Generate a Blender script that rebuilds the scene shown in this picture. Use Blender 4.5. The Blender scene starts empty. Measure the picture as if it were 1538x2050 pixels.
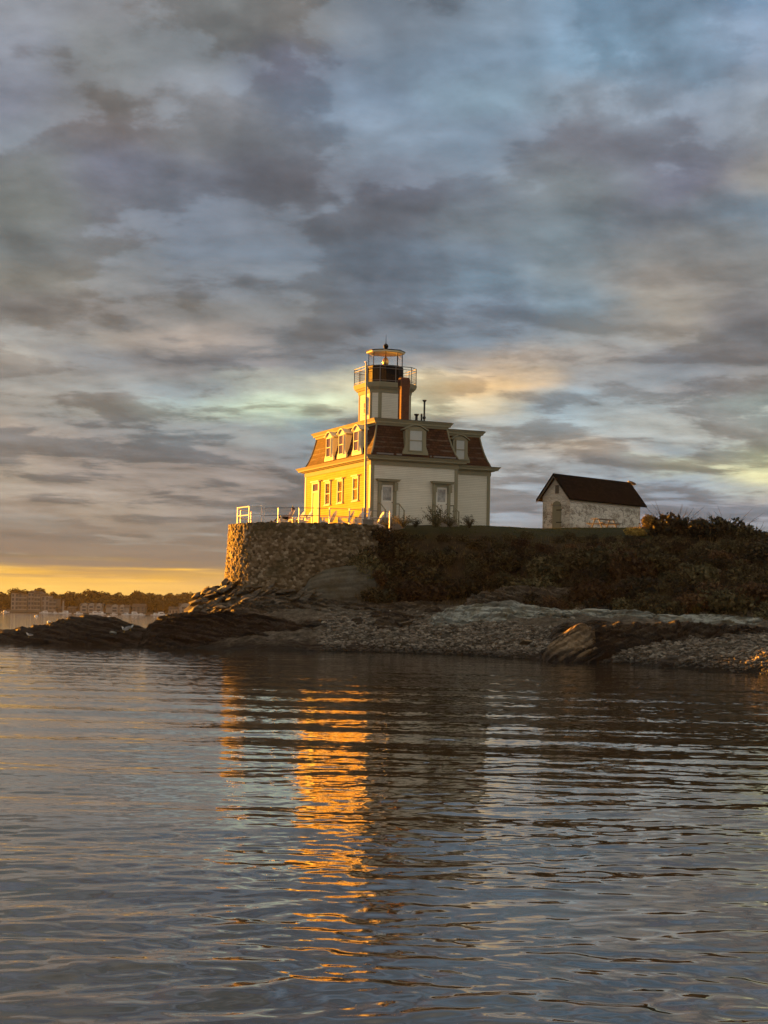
import bpy, bmesh, math, random
import numpy as np
from mathutils import Matrix, Vector
random.seed(7)
RNG = np.random.default_rng(7)
SC = bpy.context.scene
COL = SC.collection
R_ = math.radians

# ------------------------------------------------------------------ camera
F, RHO, HC = 3300.0, 0.02, 1.8            # focal length in photo pixels, roll, eye height
PITCH = math.atan(210 / F)
cam_d = bpy.data.cameras.new('camera')
cam_d.sensor_fit = 'VERTICAL'; cam_d.sensor_height = 24.0
cam_d.lens = 24.0 * F / 2050
cam_d.clip_start = 0.1; cam_d.clip_end = 9000
cam = bpy.data.objects.new('camera', cam_d); COL.objects.link(cam)
cam.matrix_world = Matrix.Translation((0, 0, HC)) @ Matrix.Rotation(math.pi/2 + PITCH, 4, 'X') @ Matrix.Rotation(RHO, 4, 'Z')
SC.camera = cam

def ray(px, py):
    xi, yi = px - 769, py - 1025
    c, s = math.cos(RHO), math.sin(RHO)
    xr, yr = c*xi + s*yi, -s*xi + c*yi
    u = -yr / F
    return (xr/F, math.cos(PITCH) - u*math.sin(PITCH), math.sin(PITCH) + u*math.cos(PITCH))
def at(px, py, Y):                         # photo pixel at ground distance Y -> world point
    r = ray(px, py); k = Y / r[1]
    return (r[0]*k, Y, HC + r[2]*k)
def ground(px, py, z=0.0):
    r = ray(px, py); k = (z - HC) / r[2]
    return (r[0]*k, r[1]*k, z)

# ------------------------------------------------------------------ render settings, exposure
SC.view_settings.view_transform = 'Standard'; SC.view_settings.look = 'None'
SC.view_settings.gamma = 1.0; SC.view_settings.use_curve_mapping = False
EXPO = 2.8
SC.view_settings.exposure = EXPO
SC.render.engine = 'CYCLES'
try:
    SC.cycles.use_denoising = True
    SC.cycles.denoiser = 'OPENIMAGEDENOISE'
    SC.cycles.denoising_input_passes = 'RGB_ALBEDO_NORMAL'
except Exception: pass
SC.cycles.max_bounces = 6; SC.cycles.diffuse_bounces = 3; SC.cycles.glossy_bounces = 3
SC.cycles.transparent_max_bounces = 12
SC.cycles.sample_clamp_indirect = 4.0

def lin(c):
    out = []
    for v in c:
        v = v/255.0
        out.append(v/12.92 if v <= 0.04045 else ((v+0.055)/1.055)**2.4)
    return out

# ------------------------------------------------------------------ node helper
class NT:
    def __init__(s, tree): s.t = tree; tree.nodes.clear()
    def n(s, kind, **kw):
        nd = s.t.nodes.new(kind)
        for k, v in kw.items(): setattr(nd, k, v)
        return nd
    def put(s, sock, v):
        if v is None: return
        if isinstance(v, bpy.types.NodeSocket): s.t.links.new(v, sock)
        else:
            if isinstance(v, (tuple, list)) and len(v) == 3 and sock.type == 'RGBA': v = (*v, 1)
            sock.default_value = v
    def m(s, op, a, b=None, c=None, clamp=False):
        nd = s.n('ShaderNodeMath', operation=op, use_clamp=clamp)
        s.put(nd.inputs[0], a); s.put(nd.inputs[1], b); s.put(nd.inputs[2], c)
        return nd.outputs[0]
    def vm(s, op, a, b=None, scale=None):
        nd = s.n('ShaderNodeVectorMath', operation=op)
        s.put(nd.inputs[0], a); s.put(nd.inputs[1], b)
        if scale is not None: s.put(nd.inputs['Scale'], scale)
        return nd.outputs['Value'] if op in ('LENGTH', 'DOT_PRODUCT') else nd.outputs[0]
    def xyz(s, v):
        nd = s.n('ShaderNodeSeparateXYZ'); s.put(nd.inputs[0], v); return nd.outputs
    def cxyz(s, x, y, z):
        nd = s.n('ShaderNodeCombineXYZ'); s.put(nd.inputs[0], x); s.put(nd.inputs[1], y); s.put(nd.inputs[2], z); return nd.outputs[0]
    def noise(s, vec, scale, detail=4, rough=0.5, dist=0.0, lac=2.0):
        nd = s.n('ShaderNodeTexNoise'); s.put(nd.inputs['Vector'], vec); s.put(nd.inputs['Scale'], scale)
        s.put(nd.inputs['Detail'], detail); s.put(nd.inputs['Roughness'], rough); s.put(nd.inputs['Distortion'], dist)
        s.put(nd.inputs['Lacunarity'], lac)
        return nd.outputs[0], nd.outputs[1]
    def ramp(s, fac, stops, interp='LINEAR'):
        nd = s.n('ShaderNodeValToRGB'); r = nd.color_ramp; r.interpolation = interp
        while len(r.elements) > 1: r.elements.remove(r.elements[-1])
        for i, (p, c) in enumerate(stops):
            e = r.elements[0] if i == 0 else r.elements.new(p)
            e.position = p
            e.color = (*c, 1) if isinstance(c, (tuple, list)) else (c, c, c, 1)
        s.put(nd.inputs[0], fac); return nd.outputs[0]
    def mix(s, fac, a, b, mode='MIX'):
        nd = s.n('ShaderNodeMix', data_type='RGBA', blend_type=mode)
        s.put(nd.inputs[0], fac); s.put(nd.inputs[6], a); s.put(nd.inputs[7], b); return nd.outputs[2]
    def mapr(s, v, a, b, c=0.0, d=1.0, smooth=False):
        nd = s.n('ShaderNodeMapRange'); nd.clamp = True
        if smooth: nd.interpolation_type = 'SMOOTHSTEP'
        s.put(nd.inputs[0], v); s.put(nd.inputs[1], a); s.put(nd.inputs[2], b); s.put(nd.inputs[3], c); s.put(nd.inputs[4], d)
        return nd.outputs[0]

# ------------------------------------------------------------------ sun direction
SUN_AZ = R_(133.0)                          # from +X, counter-clockwise
SUN_EL = R_(1.5)
sdir = Vector((math.cos(SUN_AZ)*math.cos(SUN_EL), math.sin(SUN_AZ)*math.cos(SUN_EL), math.sin(SUN_EL)))

# ------------------------------------------------------------------ sky (world): Nishita sky behind an evening cloud deck
COLS = [0, 190, 385, 575, 770, 960, 1150, 1345, 1538]
SKY = [
 (0, [(124,123,126),(124,121,120),(119,121,120),(112,110,107),(101,110,120),(112,128,142),(122,150,172),(125,150,172),(108,135,160)]),
 (100, [(128,129,136),(115,114,110),(108,110,110),(101,104,117),(96,110,124),(108,128,145),(120,148,168),(125,150,170),(128,142,160)]),
 (200, [(114,114,124),(106,102,99),(130,132,136),(97,106,119),(103,119,136),(118,140,154),(128,138,148),(120,130,142),(135,142,150)]),
 (270, [(112,116,122),(110,105,105),(115,117,120),(104,110,119),(119,134,149),(104,120,135),(112,114,122),(108,112,122),(140,146,152)]),
 (350, [(117,121,120),(114,117,130),(108,113,124),(91,92,99),(90,94,105),(104,113,124),(122,130,134),(108,110,123),(152,148,142)]),
 (430, [(119,123,120),(112,115,122),(106,114,126),(104,110,119),(94,99,108),(120,130,138),(124,138,146),(116,122,130),(125,142,155)]),
 (500, [(110,115,115),(110,112,113),(99,108,119),(97,108,120),(99,112,126),(116,132,146),(122,136,144),(132,132,130),(136,142,146)]),
 (560, [(132,130,122),(118,116,112),(105,108,112),(104,112,120),(104,116,130),(120,142,158),(138,150,156),(160,153,145),(146,146,144)]),
 (620, [(116,112,108),(110,104,98),(112,110,106),(110,112,112),(96,106,118),(102,117,132),(130,150,162),(160,152,140),(128,126,127)]),
 (680, [(138,132,124),(142,134,124),(150,137,126),(110,110,111),(94,100,109),(104,116,128),(144,145,142),(160,151,140),(115,116,119)]),
 (730, [(152,141,126),(116,112,110),(101,101,104),(104,104,107),(104,108,114),(174,152,128),(152,141,130),(113,113,116),(122,118,117)]),
 (780, [(134,126,116),(122,118,112),(118,123,123),(156,155,138),(204,192,150),(220,176,112),(140,136,132),(126,129,132),(138,132,126)]),
 (820, [(138,127,114),(136,131,120),(142,155,147),(194,207,172),(208,202,160),(204,182,140),(126,140,147),(146,149,146),(162,176,168)]),
 (870, [(113,111,109),(98,107,114),(97,117,126),(113,130,135),(130,134,130),(152,152,145),(132,144,147),(153,150,140),(150,150,138)]),
 (910, [(117,113,109),(101,103,106),(93,102,111),(98,109,118),(118,122,124),(135,138,140),(170,150,126),(130,137,140),(190,194,150)]),
 (945, [(125,122,115),(107,107,108),(98,101,106),(99,103,110),(118,118,120),(140,138,136),(133,137,140),(164,163,135),(228,219,160)]),
 (985, [(129,128,123),(122,121,119),(107,108,110),(99,102,108),(112,114,118),(138,140,142),(116,125,136),(118,129,142),(160,158,140)]),
 (1030, [(115,112,108),(118,116,111),(111,111,111),(103,105,108),(112,114,118),(128,136,146),(112,122,136),(106,118,136),(110,124,142)]),
 (1080, [(111,106,98),(115,111,104),(123,117,109),(117,113,107),(114,113,110),(120,124,130),(110,119,130),(106,117,132),(108,119,134)]),
 (1112, [(124,114,96),(128,117,96),(122,113,99),(120,113,102),(104,109,116),(104,114,128),(100,113,132),(96,112,134),(96,112,134)]),
 (1132, [(176,154,102),(168,143,99),(162,136,86),(134,123,98),(130,120,105),(122,118,112),(116,118,122),(112,116,124),(112,116,124)]),
 (1148,[(226,178,82),(230,177,76),(255,194,56),(228,172,66),(170,145,100),(140,130,112),(126,124,120),(120,122,124),(120,122,124)]),
 (1172,[(240,194,96),(238,190,98),(226,180,100),(220,172,95),(184,152,104),(150,136,112),(134,128,120),(126,124,122),(124,124,124)]),
 (1235,[(236,188,100),(232,184,100),(220,174,100),(210,166,98),(184,150,106),(155,138,112),(138,130,120),(128,126,122),(126,126,124)]),
]
world = bpy.data.worlds.new('World'); SC.world = world; world.use_nodes = True
W = NT(world.node_tree)
tc = W.n('ShaderNodeTexCoord')
D = W.vm('NORMALIZE', tc.outputs['Generated'])
dx, dy, dz = W.xyz(D)
az = W.m('ARCTAN2', dx, dy)
el = W.m('ARCSINE', dz)
# cloud space: azimuth against log elevation, so that the deck is squeezed into streaks towards the horizon
plane = W.cxyz(W.m('MULTIPLY', az, 1.75), W.m('LOGARITHM', W.m('ADD', W.m('MAXIMUM', el, 0.0), 0.055), math.e), 0.0)
nA, cA = W.noise(plane, 3.4, 7, 0.55, 0.12)
nB, cB = W.noise(W.vm('ADD', plane, (13.1, 4.7, 2.0)), 9.5, 6, 0.56, 0.2)
nC, _ = W.noise(W.vm('ADD', plane, (3.7, 9.2, 5.0)), 4.3, 9, 0.53, 0.12)
ca = W.xyz(cA); cb = W.xyz(cB)
wu = W.m('ADD', W.m('MULTIPLY', W.m('SUBTRACT', ca[0], 0.5), 0.085), W.m('MULTIPLY', W.m('SUBTRACT', cb[0], 0.5), 0.05))
vamp = W.mapr(el, 0.02, 0.30, 0.012, 0.055)
wv = W.m('MULTIPLY', W.m('ADD', W.m('SUBTRACT', ca[1], 0.5), W.m('MULTIPLY', W.m('SUBTRACT', cb[1], 0.5), 0.7)), vamp)
U = W.m('ADD', az, wu)
V = W.m('SUBTRACT', W.m('ADD', el, wv), W.m('MULTIPLY', W.m('MINIMUM', W.m('MAXIMUM', az, -0.4), 0.4), 0.02))
U0, U1 = -0.40, 0.40
fac = W.mapr(U, U0, U1)
def ustop(px): return (math.atan((px - 769)/F) - U0) / (U1 - U0)
col = None; vprev = None
for y, cs in reversed(SKY):
    v = math.atan((1235 - y)/F)
    r = W.ramp(fac, [(ustop(px), lin(c)) for px, c in zip(COLS, cs)], 'EASE')
    if col is None: col = r
    else: col = W.mix(W.mapr(V, vprev, v, smooth=True), col, r)
    vprev = v
# billow detail of the cloud deck: crisp banks with brighter gaps, pale blue or peach, and edges lit from the sun's side
nD, _ = W.noise(W.vm('ADD', plane, (3.7-0.02, 9.2-0.035, 5.0)), 4.3, 9, 0.53, 0.12)
plane2 = W.cxyz(W.m('MULTIPLY', az, 1.2), W.m('LOGARITHM', W.m('ADD', W.m('MAXIMUM', el, 0.0), 0.055), math.e), 0.0)
nE, _ = W.noise(W.vm('ADD', plane2, (7.7, 1.2, 8.0)), 9.5, 9, 0.58, 0.2)
nF, _ = W.noise(W.vm('ADD', plane2, (7.7-0.006, 1.2-0.018, 8.0)), 9.5, 9, 0.58, 0.2)
nG, _ = W.noise(W.vm('ADD', plane, (1.7, 21.2, 3.0)), 2.4, 3, 0.5, 0.0)
low = W.mapr(el, 0.10, 0.22, 1.0, 0.0, True)
emb = W.m('ADD', W.m('MULTIPLY', W.m('SUBTRACT', nC, nD), 1.9), W.m('MULTIPLY', W.m('SUBTRACT', nE, nF), W.m('ADD', 0.9, W.m('MULTIPLY', low, 0.9))))
emb = W.m('ADD', 1.0, W.m('MAXIMUM', W.m('MINIMUM', emb, 0.40), -0.26))
m1 = W.mapr(W.m('ADD', nC, W.m('MULTIPLY', W.m('SUBTRACT', nE, 0.5), 0.35)), 0.502, 0.558, smooth=True)
m2 = W.mapr(W.m('ADD', nE, W.m('MULTIPLY', W.m('SUBTRACT', nC, 0.5), 0.5)), 0.47, 0.56, smooth=True)
gapc = W.mix(W.mapr(nG, 0.46, 0.56, smooth=True), lin((150, 172, 180)), lin((206, 178, 150)))
gapu = W.mix(0.30, W.vm('SCALE', col, None, 1.21), lin((140, 156, 170)))
gapl = W.mix(0.38, W.vm('SCALE', col, None, 1.32), gapc)
shade = W.vm('SCALE', col, None, W.mapr(nC, 0.32, 0.52, 0.75, 0.97))
up_c = W.mix(W.m('MULTIPLY', m1, 0.62), shade, gapu)
lo_c = W.mix(W.m('MULTIPLY', m2, 0.85), W.mix(0.5, shade, lin((110, 110, 112))), W.mix(0.22, W.vm('SCALE', col, None, 1.30), gapc))
det = W.vm('SCALE', W.mix(low, up_c, lo_c), None, emb)
col = W.mix(W.mapr(el, 0.015, 0.07, 0.12, 1.0), col, det)
strk, _ = W.noise(W.cxyz(W.m('MULTIPLY', az, 5.0), W.m('MULTIPLY', el, 150.0), 3.0), 1.0, 5, 0.55, 0.15)     # thin cloud bars across the afterglow
smask = W.m('MULTIPLY', W.mapr(strk, 0.42, 0.53, smooth=True), W.m('MULTIPLY', W.mapr(el, 0.014, 0.028), W.mapr(el, 0.06, 0.045)))
col = W.mix(W.m('MULTIPLY', smask, 0.8), col, lin((122, 114, 106)))
col = W.mix(1.0, col, W.mix(W.mapr(el, 0.02, 0.12), (1.0, 1.0, 1.0), (0.965, 0.99, 1.03)), 'MULTIPLY')
# the rest of the dome: broken cloud, brighter clear sky opposite the camera's view
gen = W.mix(W.mapr(nC, 0.36, 0.62, smooth=True), lin((150, 160, 172)), lin((228, 218, 202)))
gen = W.mix(W.mapr(el, 0.0, 0.35), W.mix(0.5, gen, lin((226, 213, 194))), gen)
back = W.mapr(W.m('ABSOLUTE', az), 0.5, 1.3, smooth=True)
col = W.mix(back, col, gen)
top = W.mapr(el, 0.36, 0.50, smooth=True)
col = W.mix(W.m('MULTIPLY', top, 0.95), col, W.mix(W.mapr(nA, 0.4, 0.6), lin((122, 119, 114)), lin((158, 154, 146))))
sky_n = W.n('ShaderNodeTexSky'); sky_n.sky_type = 'NISHITA'; sky_n.sun_disc = False
sky_n.sun_elevation = SUN_EL; sky_n.sun_rotation = math.pi/2 - SUN_AZ
bg1 = W.n('ShaderNodeBackground'); W.put(bg1.inputs[0], col); bg1.inputs[1].default_value = 1.14*0.5**EXPO
bg2 = W.n('ShaderNodeBackground'); W.put(bg2.inputs[0], sky_n.outputs[0]); bg2.inputs[1].default_value = 0.05
mx = W.n('ShaderNodeMixShader'); mx.inputs[0].default_value = 0.04
W.t.links.new(bg1.outputs[0], mx.inputs[1]); W.t.links.new(bg2.outputs[0], mx.inputs[2])
wo = W.n('ShaderNodeOutputWorld'); W.t.links.new(mx.outputs[0], wo.inputs[0])

# ------------------------------------------------------------------ sun
sd = bpy.data.lights.new('sun', 'SUN'); sd.energy = 5.0; sd.angle = R_(0.6); sd.color = (1.0, 0.365, 0.024)
sun = bpy.data.objects.new('sun', sd); COL.objects.link(sun)
sun.rotation_euler = sdir.to_track_quat('Z', 'Y').to_euler()

# ------------------------------------------------------------------ numpy noise
_P = np.random.default_rng(3).permutation(512)
_P = np.concatenate([_P, _P, _P])
_G = np.random.default_rng(5).normal(size=(512, 3)); _G /= np.linalg.norm(_G, axis=1)[:, None]
def perlin(p):
    p = np.asarray(p, float); i = np.floor(p).astype(int); f = p - i; i &= 511
    u = f*f*f*(f*(f*6-15)+10); out = 0
    for a in (0, 1):
        for b in (0, 1):
            for c in (0, 1):
                h = _P[_P[_P[i[:, 0]+a & 511] + i[:, 1]+b & 511] + i[:, 2]+c & 511]
                g = _G[h]
                d = g[:, 0]*(f[:, 0]-a) + g[:, 1]*(f[:, 1]-b) + g[:, 2]*(f[:, 2]-c)
                w = (u[:, 0] if a else 1-u[:, 0])*(u[:, 1] if b else 1-u[:, 1])*(u[:, 2] if c else 1-u[:, 2])
                out = out + w*d
    return out
def fbm(p, octv=5, gain=0.5):
    p = np.asarray(p, float); s = 0; a = 1.0
    for k in range(octv):
        s = s + a*perlin(p*(2.03**k) + 17.3*k); a *= gain
    return s
def ridged(p, octv=4, gain=0.5):
    p = np.asarray(p, float); s = 0; a = 1.0
    for k in range(octv):
        s = s + a*(1 - 2.2*np.abs(perlin(p*(2.03**k) + 7.7*k))); a *= gain
    return s

# ------------------------------------------------------------------ mesh helpers
def link(name, me, mat=None, parent=None, smooth=False):
    o = bpy.data.objects.new(name, me); COL.objects.link(o)
    if mat is not None: me.materials.append(mat)
    if parent is not None: o.parent = parent
    if smooth: me.polygons.foreach_set('use_smooth', [True]*len(me.polygons))
    return o
def np_mesh(name, V_, quads=None, tris=None):
    me = bpy.data.meshes.new(name); V_ = np.asarray(V_, np.float32)
    me.vertices.add(len(V_)); me.vertices.foreach_set('co', V_.ravel())
    idx = []; st = []; tot = 0
    if quads is not None and len(quads):
        q = np.asarray(quads, np.int32); idx.append(q.ravel()); st.append(np.arange(len(q))*4 + tot); tot += q.size
    if tris is not None and len(tris):
        q = np.asarray(tris, np.int32); idx.append(q.ravel()); st.append(np.arange(len(q))*3 + tot); tot += q.size
    idx = np.concatenate(idx).astype(np.int32); st = np.concatenate(st).astype(np.int32)
    me.loops.add(len(idx)); me.loops.foreach_set('vertex_index', idx)
    me.polygons.add(len(st)); me.polygons.foreach_set('loop_start', st)
    me.update(calc_edges=True); me.validate()
    return me
def grid_quads(nr, nc, wrap=False):
    a = np.arange(nr*nc).reshape(nr, nc)
    if wrap: a = np.concatenate([a, a[:, :1]], 1)
    return np.stack([a[:-1, :-1], a[:-1, 1:], a[1:, 1:], a[1:, :-1]], -1).reshape(-1, 4)
def set_attr(me, name, vals):
    at_ = me.attributes.new(name, 'FLOAT', 'POINT'); at_.data.foreach_set('value', np.asarray(vals, np.float32))

class MB:
    def __init__(s, dz=0.0): s.v = []; s.f = []; s.dz = dz
    def add(s, vs, fs):
        k = len(s.v); s.v += [tuple(v) for v in vs]; s.f += [tuple(i+k for i in f) for f in fs]; return s
    def box(s, x0, x1, y0, y1, z0, z1):
        return s.add([(x0,y0,z0),(x1,y0,z0),(x1,y1,z0),(x0,y1,z0),(x0,y0,z1),(x1,y0,z1),(x1,y1,z1),(x0,y1,z1)],
                     [(0,3,2,1),(4,5,6,7),(0,1,5,4),(1,2,6,5),(2,3,7,6),(3,0,4,7)])
    def loft(s, layers, caps=True):
        n = len(layers[0]); vs = [p for L in layers for p in L]; fs = []
        for i in range(len(layers)-1):
            for j in range(n):
                fs.append((i*n+j, i*n+(j+1) % n, (i+1)*n+(j+1) % n, (i+1)*n+j))
        if caps: fs.append(tuple(range(n))[::-1]); fs.append(tuple((len(layers)-1)*n + j for j in range(n)))
        return s.add(vs, fs)
    def prism(s, poly, mp, o0, o1):            # poly (u, z) pushed from o0 to o1 through mp(u, o, z)
        return s.loft([[mp(u, o0, z) for u, z in poly], [mp(u, o1, z) for u, z in poly]])
    def ubox(s, mp, u0, u1, o0, o1, z0, z1):
        return s.prism([(u0,z0),(u1,z0),(u1,z1),(u0,z1)], mp, o0, o1)
    def tube(s, p, q, r0, r1=None, n=8):
        p = Vector(p); q = Vector(q); r1 = r0 if r1 is None else r1
        d = (q-p).normalized(); a = d.orthogonal().normalized(); b = d.cross(a)
        return s.loft([[p + (a*math.cos(t)+b*math.sin(t))*r0 for t in [2*math.pi*k/n for k in range(n)]],
                       [q + (a*math.cos(t)+b*math.sin(t))*r1 for t in [2*math.pi*k/n for k in range(n)]]])
    def path(s, pts, r, n=6):
        for a, b in zip(pts[:-1], pts[1:]): s.tube(a, b, r, r, n)
        return s
    def lathe(s, c, prof, n=14):
        return s.loft([[(c[0]+r*math.cos(2*math.pi*k/n), c[1]+r*math.sin(2*math.pi*k/n), c[2]+z) for k in range(n)] for r, z in prof])
    def build(s, name, mat, parent=None, smooth=False):
        me = bpy.data.meshes.new(name)
        me.from_pydata([(x, y, z+s.dz) for x, y, z in s.v], [], s.f)
        bm = bmesh.new(); bm.from_mesh(me); bmesh.ops.recalc_face_normals(bm, faces=bm.faces); bm.to_mesh(me); bm.free()
        return link(name, me, mat, parent, smooth)

def empty(name, loc, rz=0.0):
    o = bpy.data.objects.new(name, None); COL.objects.link(o); o.location = loc; o.rotation_euler = (0, 0, rz)
    o.empty_display_size = 0.3; return o
def tag(o, label=None, cat=None, group=None, kind=None):
    if label: o['label'] = label
    if cat: o['category'] = cat
    if group: o['group'] = group
    if kind: o['kind'] = kind
    return o
def copy_tree(o, parent=None):
    c = o.copy(); COL.objects.link(c); c.parent = parent
    for ch in list(KIDS.get(o.name, [])): copy_tree(ch, c)
    return c
KIDS = {}
def kids(o):
    KIDS[o.name] = [c for c in COL.objects if c.parent == o]
    for c in KIDS[o.name]: kids(c)

# ------------------------------------------------------------------ materials
def mat(name, fn, rough=0.8, spec=0.3):
    m = bpy.data.materials.new(name); m.use_nodes = True
    t = NT(m.node_tree); b = t.n('ShaderNodeBsdfPrincipled'); o = t.n('ShaderNodeOutputMaterial')
    t.t.links.new(b.outputs[0], o.inputs[0])
    b.inputs['Roughness'].default_value = rough; b.inputs['Specular IOR Level'].default_value = spec
    t.b = b; t.out = o
    geo = t.n('ShaderNodeNewGeometry'); t.P = geo.outputs['Position']; t.N = geo.outputs['Normal']; t.island = geo.outputs['Random Per Island']
    tcn = t.n('ShaderNodeTexCoord'); t.O = tcn.outputs['Object']
    fn(t)
    return m
def bump(t, h, strength=0.5, dist=0.05, base=None):
    nd = t.n('ShaderNodeBump'); nd.inputs['Strength'].default_value = strength; nd.inputs['Distance'].default_value = dist
    t.put(nd.inputs['Height'], h)
    if base is not None: t.put(nd.inputs['Normal'], base)
    t.t.links.new(nd.outputs[0], t.b.inputs['Normal'])
def plain(name, c, rough=0.7, var=0.15, scale=3.0, spec=0.3, metal=0.0):
    def fn(t):
        n, _ = t.noise(t.O, scale, 5, 0.6)
        t.put(t.b.inputs['Base Color'], t.mix(n, [x*(1-var) for x in c], [min(1, x*(1+var)) for x in c]))
        t.b.inputs['Metallic'].default_value = metal
        bump(t, n, 0.15, 0.02)
    return mat(name, fn, rough, spec)
# ------------------------------------------------------------------ surface materials
def f_ground(t):
    x, y, z = t.xyz(t.P)
    n1, _ = t.noise(t.P, 0.35, 5, 0.6); n2, _ = t.noise(t.P, 2.2, 6, 0.65); n3, _ = t.noise(t.P, 11.0, 4, 0.6)
    rock = t.ramp(n2, [(0.3, (0.055,0.046,0.034)), (0.5, (0.13,0.112,0.085)), (0.68, (0.23,0.205,0.165))])
    rock = t.mix(t.mapr(n3, 0.35, 0.7), rock, t.mix(1.0, rock, (0.55,0.5,0.42), 'MULTIPLY'))
    wet = t.mapr(t.m('ADD', z, t.m('MULTIPLY', t.m('SUBTRACT', n2, 0.5), 0.9)), 0.15, 0.75)
    rock = t.mix(wet, (0.02,0.015,0.009), rock)
    earth = t.ramp(n2, [(0.3, (0.022,0.015,0.008)), (0.55, (0.045,0.033,0.017)), (0.75, (0.07,0.055,0.028))])
    lawn = t.ramp(n3, [(0.3, (0.02,0.022,0.006)), (0.6, (0.042,0.043,0.013)), (0.8, (0.075,0.07,0.025))])
    zz = t.m('ADD', z, t.m('MULTIPLY', t.m('SUBTRACT', n1, 0.5), 1.6))
    c = t.mix(t.mapr(zz, 2.5, 3.1), rock, earth)
    c = t.mix(t.mapr(zz, 6.6, 7.3), c, lawn)
    t.put(t.b.inputs['Base Color'], c)
    bump(t, t.m('ADD', n2, t.m('MULTIPLY', n3, 0.5)), 0.7, 0.12)
M_GROUND = mat('island ground', f_ground, 0.9, 0.2)

def rockmat(name, lo, mid, hi, wetz=0.9, dip=(0.25, 0.1, 1.0), wetc=(0.016,0.011,0.007), strat=5.0):
    def fn(t):
        x, y, z = t.xyz(t.P)
        s = t.m('ADD', t.m('ADD', t.m('MULTIPLY', x, dip[0]), t.m('MULTIPLY', y, dip[1])), t.m('MULTIPLY', z, dip[2]))
        lay = t.cxyz(t.m('MULTIPLY', x, 0.35), t.m('MULTIPLY', y, 0.35), t.m('MULTIPLY', s, strat))
        nl, _ = t.noise(lay, 1.0, 6, 0.65, 0.3)
        n2, _ = t.noise(t.P, 1.3, 6, 0.6); n3, _ = t.noise(t.P, 9.0, 5, 0.65)
        k = t.m('ADD', t.m('MULTIPLY', nl, 0.65), t.m('MULTIPLY', n3, 0.35))
        c = t.ramp(k, [(0.34, lo), (0.5, mid), (0.64, hi)])
        c = t.mix(t.mapr(n2, 0.45, 0.7), c, t.mix(1.0, c, (0.75, 0.62, 0.42), 'MULTIPLY'))
        if wetz > 0:
            w = t.mapr(t.m('ADD', z, t.m('MULTIPLY', t.m('SUBTRACT', n2, 0.5), 1.4)), wetz-0.35, wetz+0.3)
            c = t.mix(w, t.mix(n3, wetc, [v*2.2 for v in wetc]), c)
        nz = t.xyz(t.N)[2]; c = t.vm('SCALE', c, None, t.mapr(nz, 0.25, 0.9, 0.72, 1.3))     # sky light put into the colour: upper faces lightened, steep ones darkened
        t.put(t.b.inputs['Base Color'], c)
        bump(t, t.m('ADD', nl, t.m('MULTIPLY', n3, 0.6)), 0.9, 0.12)
    return mat(name, fn, 0.78, 0.35)
M_ROCK_DARK = rockmat('dark weedy slate', (0.006,0.004,0.0022), (0.018,0.012,0.007), (0.075,0.054,0.033), 1.25)
M_ROCK_BROWN = rockmat('brown slate', (0.010,0.007,0.004), (0.032,0.023,0.014), (0.11,0.086,0.056), 0.8)
M_ROCK_PALE = rockmat('pale grey-green slate', (0.14,0.15,0.13), (0.30,0.32,0.285), (0.46,0.48,0.43), 0.5, (0.12,0.05,1.0))
M_ROCK_GREY = rockmat('grey rubble', (0.03,0.025,0.018), (0.09,0.077,0.057), (0.20,0.17,0.13), 0.5, (0.5,0.2,0.9))
M_ROCK_LIT = rockmat('sunlit slate', (0.09,0.06,0.035), (0.20,0.145,0.085), (0.34,0.26,0.17), 0.35, (0.55,0.1,0.8))  # golden sunlight put into the rock colour
M_SLAB = rockmat('smooth olive rock', (0.06,0.055,0.038), (0.10,0.093,0.068), (0.15,0.14,0.105), 0.0, (-0.2,0.3,1.0), strat=2.5)

def f_pebble(t):
    r = t.island; n3, _ = t.noise(t.P, 14.0, 4, 0.6); x_, y_, z_ = t.xyz(t.P); wet = t.mapr(t.m('ADD', z_, t.m('MULTIPLY', t.m('SUBTRACT', n3, 0.5), 0.3)), 0.12, 0.42, 0.28, 1.0)
    c = t.ramp(r, [(0.0, (0.05,0.042,0.032)), (0.4, (0.18,0.155,0.12)), (0.75, (0.29,0.255,0.205)), (0.95, (0.38,0.345,0.28)), (1.0, (0.48,0.45,0.37))])
    t.put(t.b.inputs['Base Color'], t.vm('SCALE', t.mix(1.0, c, t.mix(n3, (0.65,0.62,0.58), (1.1,1.1,1.1)), 'MULTIPLY'), None, wet))
    bump(t, n3, 0.4, 0.03)
M_PEBBLE = mat('shingle stones', f_pebble, 0.7, 0.3)

def f_masonry(t):
    at_ = t.n('ShaderNodeAttribute'); at_.attribute_name = 'stone'
    jt = t.n('ShaderNodeAttribute'); jt.attribute_name = 'joint'
    n2, _ = t.noise(t.P, 5.0, 6, 0.65); n1, _ = t.noise(t.P, 0.6, 4, 0.6); n4, _ = t.noise(t.P, 22, 4, 0.6)
    c = t.ramp(at_.outputs['Fac'], [(0.0, (0.07,0.05,0.03)), (0.3, (0.14,0.105,0.065)), (0.6, (0.20,0.155,0.10)), (0.85, (0.27,0.225,0.16)), (1.0, (0.40,0.35,0.27))])
    c = t.mix(1.0, c, t.mix(n2, (0.55,0.5,0.42), (1.15,1.12,1.05)), 'MULTIPLY')
    c = t.mix(t.mapr(jt.outputs['Fac'], 0.0, 0.4), (0.07,0.055,0.036), c)
    x_, y_, z_ = t.xyz(t.P); moss = t.mapr(t.m('ADD', n1, t.mapr(z_, 6.2, 7.2, 0.0, 0.10)), 0.5, 0.68)
    c = t.mix(t.m('MULTIPLY', moss, 0.7), c, (0.06,0.05,0.022))
    t.put(t.b.inputs['Base Color'], c)
    bump(t, t.m('ADD', n2, t.m('MULTIPLY', n4, 0.5)), 0.6, 0.05)
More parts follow.
